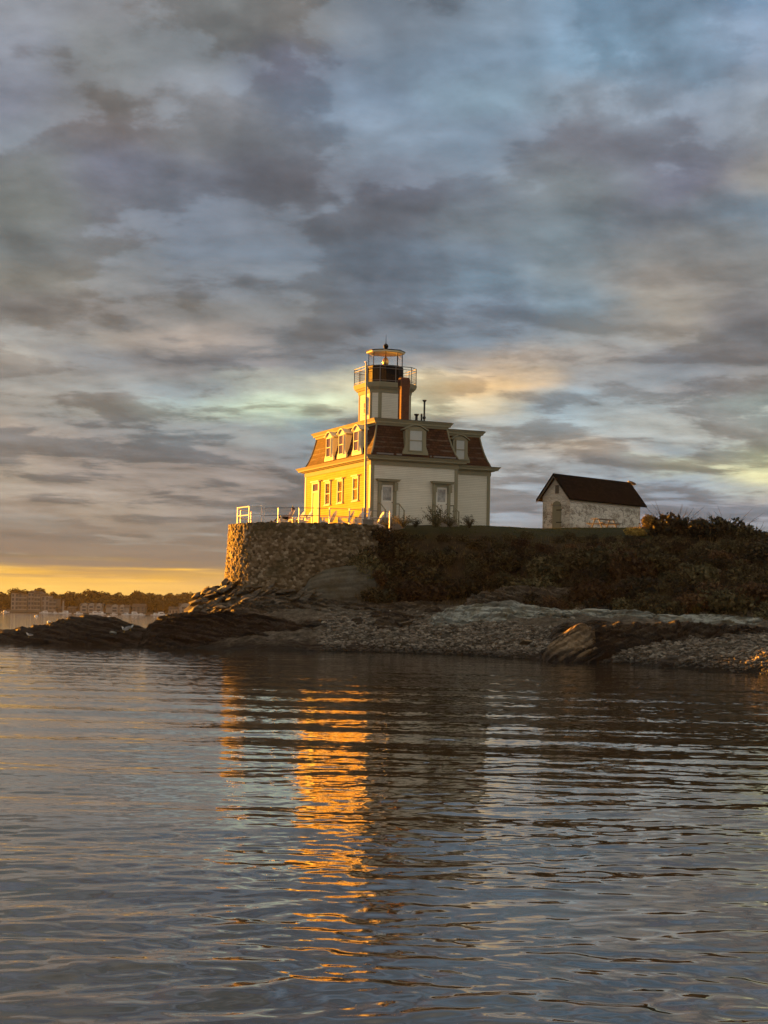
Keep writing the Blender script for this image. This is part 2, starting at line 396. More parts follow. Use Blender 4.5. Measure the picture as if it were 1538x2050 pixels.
M_MASON = mat('rubble masonry', f_masonry, 0.85, 0.2)

# ------------------------------------------------------------------ island terrain (height through control points)
CP = []
for p in [(300,1294),(375,1296),(450,1299),(600,1303),(690,1304),(770,1306),(860,1309),(950,1312),(1015,1317),(1080,1322),(1165,1326),(1250,1330),(1325,1336),(1400,1342),(1470,1347),(1538,1352)]:
    g = ground(*p); CP.append((g[0], g[1], -0.03)); CP.append((g[0], g[1]-7, -1.2))
CP += [(17,54,-.03),(28,48,0),(45,45,0),(60,44,0),(80,44,0),(17,46,-1.2),(28,40,-1.2),(45,37,-1.2),(60,36,-1.2),(80,36,-1.2)]
CP += [(-12.5,92,-.5),(-12.8,97,-.3),(-13.2,102,.0),(-13,108,-.3),(-13,120,-.4),(-20,95,-1.2),(-20,110,-1.5),(-28,100,-1.8),(-28,85,-1.5),(-20,85,-1.4),(-9,84,-.4)]
for p in [(640,1248,91),(770,1245,92),(950,1247,91),(1080,1245,86),(1250,1247,83),(1400,1250,80),(1538,1252,77),
          (560,1215,95),(1250,1318,71),(1330,1302,71.5),(1400,1294,72),(1470,1297,71),(1538,1302,69.5),(640,1200,97),(770,1205,97),(950,1205,96),(1080,1203,94),(1250,1215,90),(1400,1226,86),(1538,1228,84),
          (770,1140,101),(860,1130,101),(950,1128,101),(1080,1128,99),(1250,1140,96),(1400,1150,94),(1538,1152,92),
          (860,1070,103.5),(1000,1066,105),(1150,1072,108),(1300,1080,106),
          (1400,1078,105),(1538,1085,101),(456,1166,104.5),(500,1170,101.5),(560,1178,100),(620,1180,99.5),(690,1160,99.5),(400,1199,103),(430,1186,103.5)]:
    q_ = at(*p); CP.append((q_[0], q_[1], q_[2] - (0.5 if p[1] in (1200,1205,1203,1215,1226,1228,1250,1252) else 0.0)))
CP += [(1.6,104.6,7.35),(-.6,105.4,7.3),(3,106,7.65),(6,108,7.85),(5.5,108.8,7.9),(8.5,110,7.95),(10.5,113,8.05),(13.5,119,8.45),(18,120,8.55),(19.5,124,8.55),
       (13,124,8.5),(0,112,7.8),(3,118,7.9),(8,118,8.0),(-4,117,7.4),(-3.5,106,6.4),(-6.5,106,6.2),(-8,110,6.0),(-8,118,5.8),(-11.5,112,1.2),(-11.5,122,1.0),
       (22,112,8.2),(30,112,7.4),(45,110,6.5),(60,105,5),(80,95,3),(30,130,7),(10,135,7),(0,135,5),(-8,130,3),(-14,140,-1),(0,152,-1),(20,155,-1),(50,150,-1),(80,140,-1),(45,75,1.5),(28,85,3.0),(28,70,1.3),(60,75,1.5),(80,70,1.5)]
CP = np.array(CP)
def _rbf_fit(cp):
    d = np.hypot(cp[:,None,0]-cp[None,:,0], cp[:,None,1]-cp[None,:,1])
    n = len(cp); A = np.zeros((n+3, n+3)); A[:n,:n] = d + np.eye(n)*0.02
    A[:n,n] = 1; A[:n,n+1:] = cp[:,:2]; A[n:,:n] = A[:n,n:].T
    return np.linalg.solve(A, np.concatenate([cp[:,2], np.zeros(3)]))
_W = _rbf_fit(CP)
def base_h(x, y):
    x = np.atleast_1d(np.asarray(x, float)); y = np.atleast_1d(np.asarray(y, float)); out = np.zeros(x.shape)
    for k in range(0, x.size, 40000):
        xs, ys = x[k:k+40000], y[k:k+40000]
        d = np.hypot(xs[:,None]-CP[None,:,0], ys[:,None]-CP[None,:,1])
        out[k:k+40000] = d @ _W[:-3] + _W[-3] + xs*_W[-2] + ys*_W[-1]
    return out
def H(x, y):
    x = np.atleast_1d(np.asarray(x, float)); y = np.atleast_1d(np.asarray(y, float))
    z = base_h(x, y)
    P = np.stack([x*0.5, y*0.9, z*1.2], 1)
    rocky = np.clip((3.4 - z)/1.2, 0, 1)*np.clip((z+0.2)/0.5, 0, 1)
    lawn = np.clip((z - 6.9)/0.4, 0, 1)
    z2 = z + rocky*(0.28*ridged(P*0.9, 4) - 0.15) + (1-lawn)*0.07*fbm(np.stack([x*1.6, y*1.6, x*0], 1), 4) + lawn*0.02*fbm(np.stack([x, y, x*0], 1), 3)
    mid = np.clip((z-3)/1, 0, 1)*np.clip((7-z)/0.7, 0, 1)
    return z2 + mid*0.35*fbm(np.stack([x*0.45, y*0.45, x*0+3], 1), 4)
xs = np.concatenate([np.linspace(-34, -16, 50)[:-1], np.linspace(-16, 27, 480)[:-1], np.linspace(27, 82, 90)])
ys = np.concatenate([np.linspace(34, 56, 40)[:-1], np.linspace(56, 112, 560)[:-1], np.linspace(112, 160, 90)])
gx, gy = np.meshgrid(xs, ys)
gz = H(gx.ravel(), gy.ravel())
ground_o = link('island_ground', np_mesh('island_ground', np.stack([gx.ravel(), gy.ravel(), gz], 1), grid_quads(len(ys), len(xs))), M_GROUND, smooth=True)
tag(ground_o, kind='structure')
def h1(x, y): return float(H([x], [y])[0])

# ------------------------------------------------------------------ rock outcrops: layered, tilted slate
def outcrop(name, ridge, wf, wb, label, m, group=None, amp=0.30, dip=(0.3, 0.15), seed=0, base=-0.7, res=0.055, strat=3.4, cat='rock'):
    R = np.array([p if abs(p[0]) < 40 and p[2] < 20 else at(*p) for p in ridge]); seg = np.hypot(np.diff(R[:,0]), np.diff(R[:,1])) + 1e-6
    s = np.concatenate([[0], np.cumsum(seg)]); L = s[-1]
    ns = max(24, int(L/res)); ss = np.linspace(0, L, ns)
    rx, ry, rz = [np.interp(ss, s, R[:,k]) for k in range(3)]
    nt = max(20, int((wf+wb)/res)); tt = np.linspace(-1, 1, nt)
    endt = np.clip(np.minimum(ss, L-ss)/(0.06*L+0.25), 0, 1)**0.5
    w = np.where(tt[None,:] < 0, wf, wb) * (0.35+0.65*endt[:,None])
    off = tt[None,:]*w
    prof = np.where(tt < 0, (1-np.abs(tt)**1.7), (1-np.abs(tt)**2.2))
    X = np.repeat(rx[:,None], nt, 1); Y = ry[:,None] + off
    Z = base + (rz[:,None]-base)*prof[None,:]*(0.25+0.75*endt[:,None])
    P = np.stack([X.ravel(), Y.ravel(), Z.ravel()], 1)
    sd_ = seed*31.7
    q = P[:,2] + dip[0]*P[:,0] + dip[1]*P[:,1] + 0.35*fbm(P*np.array([.25,.25,.25])+sd_, 3)
    big = fbm(P*np.array([0.35,0.5,0.6])+sd_, 4)
    lay = fbm(np.stack([P[:,0]*0.30, P[:,1]*0.5, q*strat], 1)+sd_, 4, 0.6)
    fr = ridged(P*np.array([0.9,1.2,1.6])+sd_, 3)
    step = q*strat*0.8; terr = (np.floor(step)+np.clip((step-np.floor(step))*3-1, 0, 1)) - step
    k = np.clip(prof[None,:]*3, 0.15, 1).repeat(ns, 0).ravel()
    cr = np.abs(fbm(np.stack([P[:,0]*0.7+0.5*q, P[:,1]*0.9, q*1.3], 1)+sd_+3, 4, 0.6)); crease = np.clip(cr/0.10, 0, 1) - 1
    sharp = np.abs(fbm(np.stack([P[:,0]*0.45, P[:,1]*0.7, q*strat*1.6], 1)+sd_+21, 4, 0.62))*2.2 - 0.5
    lay = 0.6*lay + 0.6*sharp
    P[:,2] += k*amp*0.4*crease
    P[:,2] += k*amp*(0.8*big + 0.40*lay + 0.12*fr + 0.62*terr)
    P[:,1] -= k*amp*(1.1*lay + 1.1*terr)*np.sign(0.4-np.repeat(tt[None,:], ns, 0).ravel())
    P[:,0] += k*amp*0.6*fbm(P*np.array([0.6,0.6,3.0])+sd_+9, 3)
    o = link(name, np_mesh(name, P, grid_quads(ns, nt)), m)
    return tag(o, label, cat, group)
outcrop('rock_ledge', [(-60,1281,93.5),(-8,1266,93.5),(40,1259,93.5),(90,1252,93.5),(140,1240,93.5),(185,1234,93.5),(230,1239,93.5),(270,1251,93.5),(300,1262,93),(335,1273,92)], 3.9, 4, 'low dark weed-covered ledge running out into the water at far left', M_ROCK_DARK, amp=.2, dip=(.22,.1), seed=1)
outcrop('rock_ledge', [(281,1266,91),(287,1242,91),(330,1237,91),(380,1230,91),(430,1227,91),(500,1233,91),(560,1241,91),(620,1251,90.5),(690,1266,90)], 5.0, 5, 'long dark shelving ledge at the waterline below the round stone wall', M_ROCK_DARK, amp=.3, dip=(.2,.25), seed=2)
outcrop('rock_ledge', [(1070,1312,73.5),(1088,1294,73.5),(1118,1274,73.5),(1150,1262,73.5),(1200,1254,73.5),(1260,1250,73.5),(1330,1249,74),(1400,1250,75),(1470,1253,75.5),(1545,1258,76),(1640,1264,77)], 3.0, 3.5, 'big dark layered ledge at the right of the shingle beach', M_ROCK_BROWN, amp=.34, dip=(-.45,.1), seed=3)
outcrop('rock_ledge', [(845,1228,91),(900,1217,91),(960,1211,90.5),(1010,1208,90),(1060,1213,89),(1110,1219,88),(1180,1223,87),(1260,1227,86),(1330,1233,85),(1420,1236,84),(1560,1238,83)], 3.6, 3.5, 'pale grey-green flat ledge between the beach and the bushy slope', M_ROCK_PALE, amp=.34, dip=(.10,.12), seed=4, base=0.6)
outcrop('rock_ledge', [(915,1206,95),(950,1194,95),(1000,1179,95),(1060,1177,95),(1120,1184,94.5),(1190,1192,94),(1240,1204,93)], 3.0, 2.5, 'brown broken ledge at the foot of the bushes above the pale flat rock', M_ROCK_GREY, amp=.38, dip=(.3,.1), seed=5, base=1.0)
outcrop('rock_slab', [(600,1178,99),(622,1158,99),(650,1141,99),(690,1133,99.2),(735,1128,99.6),(770,1142,100)], 1.6, 1.5, 'large smooth olive-grey slab leaning against the stone wall', M_SLAB, amp=.06, dip=(-.2,.3), seed=6, base=2.6)
outcrop('rock_ledge', [(655,1303,85.6),(680,1293,85.6),(705,1288,85.6),(740,1289,85.6),(765,1296,85.4),(780,1304,85.2)], 1.6, 2, 'low black weedy rock at the edge of the shingle beach', M_ROCK_DARK, amp=.12, dip=(.1,.1), seed=7)
outcrop('rock_ledge', [(1080,1312,73),(1098,1292,73),(1122,1270,73),(1150,1250,73),(1176,1250,73),(1205,1270,73.2)], 2.2, 2.2, 'left end of the big ledge in painted sunlit ochre, its top glowing in the sun', M_ROCK_LIT, amp=.26, dip=(-.6,.1), seed=13)
outcrop('rock_ledge', [(440,1296,86.5),(480,1288,86.5),(530,1281,86.3),(590,1282,86),(640,1287,85.6),(668,1298,85.2)], 1.9, 2.5, 'low black wet ledge at the waterline left of the shingle beach', M_ROCK_DARK, amp=.14, dip=(.15,.2), seed=12, base=-.5)
outcrop('rock_ledge', [(715,1243,92.5),(745,1231,92.5),(790,1224,92.5),(830,1230,92.5),(865,1240,92)], 1.8, 2, 'small dark ledge at the back of the shingle beach below the slab', M_ROCK_BROWN, amp=.25, dip=(.25,.1), seed=8, base=.6)
outcrop('rock_ledge', [(440,1226,97),(470,1212,97),(540,1196,97),(600,1199,97),(680,1208,97),(750,1212,97),(830,1206,97),(900,1212,96.5)], 3.2, 2.5, 'grey-brown terraced ledge just below the foot of the round wall', M_ROCK_GREY, amp=.36, dip=(.15,.3), seed=9, base=.8)
outcrop('rock_ledge', [(1100,1256,80),(1130,1248,80),(1180,1244,80),(1230,1247,80),(1270,1254,80)], 1.6, 1.6, 'low brown rock behind the sunlit golden end of the big ledge', M_ROCK_BROWN, amp=.2, dip=(-.2,.1), seed=10, base=.5)
outcrop('rock_ledge', [(1305,1330,66.5),(1345,1316,67),(1400,1309,67.5),(1450,1310,68),(1500,1318,68)], 1.5, 2.2, 'low grey flat rock among the shingle at the right waterline', M_ROCK_GREY, amp=.14, dip=(.1,.1), seed=11)

for k in range(16):
    px = 650 + k*58 + random.uniform(-20, 20); Y = random.uniform(89, 96) - max(0, px-1000)*0.008; z0 = float(base_h([(px-769)/F*Y], [Y])[0])
    xw = (px-769)/F*Y; L_ = random.uniform(.7, 2.0); hh_ = random.uniform(.35, .75)
    R0 = [(xw-L_, Y+.3, z0), (xw-.5*L_, Y, z0+hh_*.8), (xw+.1*L_, Y-.1, z0+hh_), (xw+.6*L_, Y, z0+hh_*.6), (xw+L_, Y+.3, z0)]
    outcrop('rock_ledge', R0, random.uniform(.9,1.7), 1.4, 'small layered brown ledge poking out along the foot of the bushy slope', random.choice([M_ROCK_GREY, M_ROCK_BROWN, M_ROCK_BROWN]), 'small ledges along the foot of the slope', amp=.2, dip=(random.uniform(-.3,.4),.15), seed=30+k, base=z0-.5)
# ------------------------------------------------------------------ loose rocks
def slab_mesh(name, seed, flat=0.30, sub=2, rough=0.35):
    bm = bmesh.new(); bmesh.ops.create_icosphere(bm, subdivisions=sub, radius=1.0)
    V_ = np.array([v.co[:] for v in bm.verts]); r = np.random.default_rng(seed)
    for _ in range(15):                               # cleave with random planes: flat broken faces
        n = r.normal(size=3); n /= np.linalg.norm(n); d = r.uniform(0.38, 0.75)
        h = V_ @ n; V_ -= np.outer(np.maximum(h-d, 0), n)
    V_ += 0.03*fbm(V_*2.2+seed, 3)[:,None]*V_
    V_ *= np.array([1.0, r.uniform(.55,.9), flat*r.uniform(.7,1.3)])
    for v, c in zip(bm.verts, V_): v.co = c
    me = bpy.data.meshes.new(name); bm.to_mesh(me); bm.free(); return me
SLABS = [slab_mesh('boulder', 40+k) for k in range(7)]
for me in SLABS: me.materials.append(M_ROCK_GREY)
def rock_at(x, y, size, label, group=None, name='boulder', sink=0.15, tilt=0.5, m=None, zadd=0.0, rz=None):
    me = random.choice(SLABS)
    if m is not None: me = me.copy(); me.materials.clear(); me.materials.append(m)
    o = bpy.data.objects.new(name, me); COL.objects.link(o)
    o.location = (x, y, h1(x, y) + size*(0.35-sink) + zadd); o.scale = (size, size, size)
    o.rotation_euler = (random.uniform(-tilt,tilt), random.uniform(-tilt,tilt), random.uniform(0,6.28) if rz is None else rz)
    return tag(o, label, 'rock', group)
n_ = 0
while n_ < 150:
    px = random.uniform(385, 640); Y = random.uniform(96, 104.3)
    x = (px-769)/F*Y
    if math.hypot(x+4.2, Y-105) < 5.75 or x < -12.6: continue
    z = h1(x, Y)
    if z < 0.9: continue
    o = rock_at(x, Y, random.uniform(.25, .75), 'angular grey boulder in the heap of rubble at the foot of the round stone wall', 'boulders heaped at the foot of the round wall', tilt=.6, zadd=random.uniform(0,.25)); n_ += 1
    o.rotation_euler = (random.uniform(-.15,.45), random.uniform(-.75,-.05), random.uniform(-.5,.5))
for _ in range(60):
    px = random.uniform(800, 1540); Y = random.uniform(88, 94); x = (px-769)/F*Y
    rock_at(x, Y, random.uniform(.2, .55), 'brown rock lying along the foot of the bushy slope behind the beach', 'rocks at the foot of the slope', tilt=.35)
for _ in range(46):
    px = random.uniform(640, 1540); Y = random.uniform(66, 90); x = (px-769)/F*Y
    if not 0.25 < h1(x, Y) < 1.6: continue
    rock_at(x, Y, random.uniform(.12, .32), 'small loose rock lying on the grey shingle beach', 'loose rocks on the shingle', tilt=.3)
# sunlit single rocks
x, y, z = at(757, 1226, 91.0)
o = rock_at(x, y, .5, 'rock with one flat face glowing orange in the sun on the small dark ledge', m=M_ROCK_LIT, tilt=.1); o.location.z = z
x, y, z = at(437, 1216, 97.5)
o = rock_at(x, y, .6, 'orange sunlit block in a gap of the rubble left of the long dark ledge', m=M_ROCK_LIT, tilt=.1); o.location.z = z
x, y, z = at(1052, 1288, 76)
o = rock_at(x, y, .55, 'rock in painted sunlit ochre beside the left end of the big ledge on the beach', m=M_ROCK_LIT, tilt=.2); o.location.z = z
x, y, z = at(1523, 1254, 80)
o = rock_at(x, y, .35, 'pale rock catching orange sun at the right edge behind the big ledge', m=M_ROCK_LIT, tilt=.2); o.location.z = z
x, y, z = at(228, 1267, 90.6)
o = rock_at(x, y, .42, 'pale arched rock shining in the sun on the low dark ledge at far left', m=M_ROCK_PALE, tilt=.2); o.location.z = z

def stones(name, n, area, smin, smax, zlo, zhi, seed, label):
    r = np.random.default_rng(seed)
    bm = bmesh.new(); bmesh.ops.create_icosphere(bm, subdivisions=1, radius=1.0)
    bv = np.array([v.co[:] for v in bm.verts]); bf = np.array([[v.index for v in f.verts] for f in bm.faces]); bm.free()
    px = r.uniform(area[0], area[1], n*3); Y = r.uniform(area[2], area[3], n*3); x = (px-769)/F*Y
    z = H(x, Y); edge_ = fbm(np.stack([x*.6, Y*.6, x*0+seed], 1), 3); ok = (z > zlo) & (z < zhi+.5*edge_) & (px > area[0]+60*(edge_+.3)); x, Y, z = x[ok][:n], Y[ok][:n], z[ok][:n]; n = len(x)
    s = smin + (smax-smin)*r.random(n)**2.6
    a = r.uniform(0, 6.28, n); fl = r.uniform(.22,.5,n)
    vv = bv[None]*(1+r.normal(0,.24,(n,len(bv),1))); vv = vv*np.stack([s, s*r.uniform(.55,1,n), s*fl], 1)[:,None,:]
    tl = r.normal(0,.25,n)
    vx = vv[:,:,0]*np.cos(tl)[:,None]-vv[:,:,2]*np.sin(tl)[:,None]; vz = vv[:,:,0]*np.sin(tl)[:,None]+vv[:,:,2]*np.cos(tl)[:,None]
    X = vx*np.cos(a)[:,None]-vv[:,:,1]*np.sin(a)[:,None]+x[:,None]; Yv = vx*np.sin(a)[:,None]+vv[:,:,1]*np.cos(a)[:,None]+Y[:,None]
    Z = vz+(z+s*fl*.5)[:,None]
    T = (bf[None]+np.arange(n)[:,None,None]*len(bv)).reshape(-1,3)
    o = link(name, np_mesh(name, np.stack([X,Yv,Z],-1).reshape(-1,3), None, T), M_PEBBLE)
    return tag(o, label, 'shingle', kind='stuff')
stones('shingle', 15000, (625, 1130, 76, 92.5), .03, .15, .02, 1.6, 1, 'grey and brown shingle covering the little beach')
stones('shingle', 12000, (1080, 1680, 52, 79), .03, .15, .02, 1.75, 2, 'coarse grey shingle along the right hand waterline')
stones('rubble', 1100, (640, 1640, 86, 96), .05, .22, 1.4, 2.9, 3, 'loose broken stone between the ledges and the slope')

# ------------------------------------------------------------------ water: one sheet with real waves
def f_water(t):
    x, y, z = t.xyz(t.P)
    far = t.mapr(y, 14.0, 45.0)
    _, c1 = t.noise(t.vm('MULTIPLY', t.P, (2.2, 3.2, 1.0)), 1.0, 3, 0.6, 0.4)
    _, c2 = t.noise(t.vm('MULTIPLY', t.P, (6.5, 9.0, 1.0)), 1.0, 2, 0.6)
    gust, _ = t.noise(t.vm('MULTIPLY', t.P, (0.03, 0.10, 1.0)), 1.0, 3, 0.6)
    d1 = t.xyz(t.vm('SUBTRACT', c1, (0.5,0.5,0.5))); d2 = t.xyz(t.vm('SUBTRACT', c2, (0.5,0.5,0.5)))
    k1 = t.m('MULTIPLY', far, t.mapr(gust, 0.35, 0.65, 0.10, 0.19)); k2 = t.m('MULTIPLY', t.mapr(y, 8.0, 40.0, 0.02, 0.19), t.mapr(gust, 0.35, 0.65, 0.6, 1.1))
    sx = t.m('ADD', t.m('MULTIPLY', d1[0], k1), t.m('MULTIPLY', d2[0], k2))
    sy = t.m('ADD', t.m('MULTIPLY', d1[1], k1), t.m('MULTIPLY', d2[1], k2))
    nrm = t.vm('NORMALIZE', t.vm('ADD', t.N, t.cxyz(sx, sy, 0.0)))
    t.t.links.new(nrm, t.b.inputs['Normal'])
    t.put(t.b.inputs['Base Color'], (0.05, 0.042, 0.027))
    t.b.inputs['IOR'].default_value = 1.9
M_WATER = mat('sea water', f_water, 0.03, 0.5)
dr = [-120, -40, -10, 0, 2, 3]
d = 4.0
while d < 150:
    dr.append(d); d += max(0.015, d*d*1.9e-4)
while d < 1240: dr.append(d); d *= 1.06
dr = np.array(dr)
uc = np.linspace(-1, 1, 760)
side = np.linspace(0, 1, 46)[1:]
dcl = np.maximum(np.abs(dr), 3)
inner = (0.265*dcl+1.2); outer = 0.9*dcl+50 + np.where(dr > 150, 300, 0)
Xw = np.concatenate([-(inner[:,None]+(outer-inner)[:,None]*side[None,::-1]**1.8), uc[None]*inner[:,None], inner[:,None]+(outer-inner)[:,None]*side[None]**1.8], 1)
Yw = np.repeat(dr[:,None], Xw.shape[1], 1)
xf, yf = Xw.ravel(), Yw.ravel()
near = (yf > 3) & (yf < 150)
Zw = np.zeros(xf.size)
xn, yn = xf[near], yf[near]
dxy = np.maximum(np.maximum(0.015, yn*yn*1.9e-4), 0.0)
sm = np.stack([xn*0.12, yn*0.25, xn*0], 1)
wx = xn + 0.5*perlin(sm*2.2+3) ; wy = yn + 0.35*perlin(sm*2.2+8) + 0.10*perlin(np.stack([xn*0.9, yn*1.3, xn*0+5], 1))
g1 = np.clip(0.62 + 1.0*perlin(sm*1.3+20), 0.12, 1.5); g2 = np.clip(0.65+1.1*perlin(np.stack([xn*0.25, yn*0.8, xn*0+31], 1)), 0.15, 1.6)
rw = np.random.default_rng(11); zz = np.zeros(xn.size)
for lam, slope, nb, spread in [(4.2,.019,2,.08),(2.6,.015,3,.14),(1.5,.010,4,.25),(.95,.013,5,.22),(.62,.014,7,.34),(.42,.015,9,.5),(.28,.018,9,.6),(.19,.020,8,.7),(.12,.021,7,.8),(.08,.016,6,.9)]:
    fade = np.exp(-(dxy*2.2/lam)**2)
    acc = np.zeros(xn.size)
    for _ in range(nb):
        l = lam*rw.uniform(.82,1.2); th = rw.normal(0.12, spread); kx, ky = math.sin(th)*2*math.pi/l, math.cos(th)*2*math.pi/l
        ph = kx*wx + ky*wy + rw.uniform(0, 6.28)
        acc += np.sin(ph)*(slope*math.sqrt(2/nb)*l/(2*math.pi))
    chop = 1.0 + 1.3*np.clip((17-yn)/8, 0, 1) if .15 < lam < .7 else 1.0      # livelier chop close in
    zz += acc*fade*chop*(g1 if lam > .5 else g2)
Zw[near] = zz*np.clip((yn-3)/1.5, 0, 1)
q = grid_quads(len(dr), Xw.shape[1])
water = link('sea_water', np_mesh('sea_water', np.stack([xf, yf, Zw], 1), q), M_WATER, smooth=True)
tag(water, kind='structure')
# ------------------------------------------------------------------ building materials
def siding(name, c1, c2, pitch=0.115, wear=0.25, shingle=False):
    def fn(t):
        x, y, z = t.xyz(t.O)
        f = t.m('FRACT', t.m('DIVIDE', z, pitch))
        n, _ = t.noise(t.vm('MULTIPLY', t.O, (0.7, 0.7, 8.0)), 1.0, 5, 0.6)
        n2, _ = t.noise(t.O, 0.8, 4, 0.6)
        row = t.m('FLOOR', t.m('DIVIDE', z, pitch))
        wn = t.n('ShaderNodeTexWhiteNoise', noise_dimensions='2D')
        t.put(wn.inputs['Vector'], t.cxyz(t.m('FLOOR', t.m('ADD', t.m('MULTIPLY', t.m('ADD', x, y), 0.55), t.m('MULTIPLY', row, 0.37))), row, 0))
        c = t.mix(t.m('ADD', t.m('MULTIPLY', n, 0.5), t.m('MULTIPLY', wn.outputs[0], 0.5)), c1, c2)
        c = t.mix(t.m('MULTIPLY', t.mapr(n2, 0.45, 0.75), wear), c, [v*0.6 for v in c1])
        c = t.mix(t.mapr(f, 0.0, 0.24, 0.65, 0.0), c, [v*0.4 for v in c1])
        t.put(t.b.inputs['Base Color'], c)
        bump(t, t.m('SUBTRACT', 1.0, f), 0.6, 0.02)
    return mat(name, fn, 0.9, 0.04)
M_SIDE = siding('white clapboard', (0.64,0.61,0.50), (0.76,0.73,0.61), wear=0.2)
M_SIDE_LIT = siding('sunlit gold clapboard', (0.48,0.32,0.055), (0.64,0.44,0.085), pitch=0.15, wear=0.3)  # left face only: gold of the sun put into the siding colour
M_TRIM = plain('olive grey trim paint', (0.26,0.245,0.165), 0.8, 0.12, spec=0.08)
M_CREAM = plain('cream paint and sunlit trim', (0.74,0.70,0.5), 0.85, 0.08, spec=0.05)  # sunlit copy of the trim for the left face; also the cream lantern eave
M_DOOR = plain('white door paint', (0.70,0.67,0.58), 0.45, 0.06)
M_YDOOR = plain('pale yellow door paint', (0.84,0.86,0.3), 0.85, 0.05, spec=0.05)
M_WHITE = plain('white metal paint', (0.74,0.72,0.68), 0.4, 0.08)
M_CHAIR = plain('white painted wood', (0.62,0.60,0.57), 0.55, 0.12)
M_BLACK = plain('black iron', (0.012,0.010,0.009), 0.75, 0.3, spec=0.12)
M_PIPE = plain('dark cast iron', (0.03,0.027,0.025), 0.6, 0.3)
M_BRASS = plain('brass and glass lens', (0.75,0.45,0.12), 0.25, 0.2, metal=0.6)
M_GREY = plain('weathered grey wood', (0.20,0.175,0.14), 0.8, 0.3)
M_TAR = plain('flat roof felt', (0.05,0.045,0.04), 0.9, 0.2)
M_CURT = plain('pale window blind', (0.40,0.42,0.39), 0.35, 0.12, spec=0.6)
M_STEEL = plain('galvanised steel', (0.16,0.155,0.15), 0.55, 0.15)
M_POLE = plain('weathered grey pole paint', (0.26,0.22,0.19), 0.5, 0.15)
def f_glass(t):
    n, _ = t.noise(t.O, 1.6, 3, 0.5)
    t.put(t.b.inputs['Base Color'], t.mix(n, (0.04,0.022,0.012), (0.13,0.07,0.035)))
    bump(t, n, 0.1, 0.02)
M_GLASS = mat('old window glass', f_glass, 0.04, 0.7)
def f_doorglass(t):
    x, y, z = t.xyz(t.O)
    n, _ = t.noise(t.O, 2.4, 4, 0.6)
    t.put(t.b.inputs['Base Color'], t.mix(t.mapr(n, 0.4, 0.62), (0.10,0.10,0.085), (0.30,0.30,0.26)))
M_DGLASS = mat('door glass', f_doorglass, 0.1, 0.8)
def f_lant(t):
    tr = t.n('ShaderNodeBsdfTransparent'); gl = t.n('ShaderNodeBsdfGlossy'); gl.inputs['Roughness'].default_value = 0.05
    fr = t.n('ShaderNodeFresnel'); fr.inputs['IOR'].default_value = 1.5
    mx_ = t.n('ShaderNodeMixShader'); t.put(mx_.inputs[0], t.m('MULTIPLY', fr.outputs[0], 0.5))
    t.t.links.new(tr.outputs[0], mx_.inputs[1]); t.t.links.new(gl.outputs[0], mx_.inputs[2]); t.t.links.new(mx_.outputs[0], t.out.inputs[0])
M_LANT = mat('lantern glass', f_lant)
def f_roof(t):
    x, y, z = t.xyz(t.O)
    br = t.n('ShaderNodeTexBrick'); br.offset = 0.5
    t.put(br.inputs['Vector'], t.cxyz(t.m('ADD', x, t.m('MULTIPLY', y, 1.0)), z, 0.0))
    br.inputs['Scale'].default_value = 1.0; br.inputs['Brick Width'].default_value = 0.26; br.inputs['Row Height'].default_value = 0.16
    br.inputs['Mortar Size'].default_value = 0.008; br.inputs['Mortar'].default_value = (0.012,0.008,0.006,1)
    br.inputs['Color1'].default_value = (0.058,0.029,0.018,1); br.inputs['Color2'].default_value = (0.098,0.045,0.027,1); br.inputs['Bias'].default_value = -0.1
    n, _ = t.noise(t.O, 2.0, 5, 0.65); n2, _ = t.noise(t.vm('MULTIPLY', t.O, (1.0,1.0,3.0)), 1.3, 4, 0.6)
    c = t.mix(1.0, br.outputs[0], t.mix(n, (0.5,0.48,0.46), (1.35,1.3,1.25)), 'MULTIPLY')
    zb = t.m('SUBTRACT', z, 4.6)                       # bands of paler slates
    b1 = t.m('LESS_THAN', t.m('ABSOLUTE', t.m('SUBTRACT', zb, 1.05)), 0.055); b2 = t.m('LESS_THAN', t.m('ABSOLUTE', t.m('SUBTRACT', zb, 0.70)), 0.055); b3 = t.m('LESS_THAN', t.m('ABSOLUTE', t.m('SUBTRACT', zb, 1.40)), 0.055)
    band = t.m('MULTIPLY', t.m('MAXIMUM', t.m('MAXIMUM', b1, b2), b3), t.mapr(n2, 0.42, 0.6))
    c = t.mix(t.m('MULTIPLY', band, 0.5), c, (0.17,0.15,0.12))
    t.put(t.b.inputs['Base Color'], c)
    bump(t, br.outputs[1], -0.5, 0.02)
M_ROOF = mat('brown patterned slate', f_roof, 0.85, 0.1)
def f_brick(t):
    x, y, z = t.xyz(t.O)
    br = t.n('ShaderNodeTexBrick')
    t.put(br.inputs['Vector'], t.cxyz(t.m('ADD', x, y), z, 0.0)); br.inputs['Scale'].default_value = 1.0
    br.inputs['Brick Width'].default_value = 0.21; br.inputs['Row Height'].default_value = 0.075; br.inputs['Mortar Size'].default_value = 0.008
    br.inputs['Color1'].default_value = (0.11,0.035,0.016,1); br.inputs['Color2'].default_value = (0.17,0.055,0.025,1); br.inputs['Mortar'].default_value = (0.13,0.10,0.075,1)
    n, _ = t.noise(t.O, 4.0, 5, 0.6)
    t.put(t.b.inputs['Base Color'], t.mix(1.0, br.outputs[0], t.mix(n, (0.55,0.5,0.5), (1.2,1.15,1.1)), 'MULTIPLY'))
    bump(t, t.m('ADD', t.m('MULTIPLY', br.outputs[1], -1.0), n), 0.5, 0.02)
M_BRICK = mat('old red brick', f_brick, 0.85, 0.2)
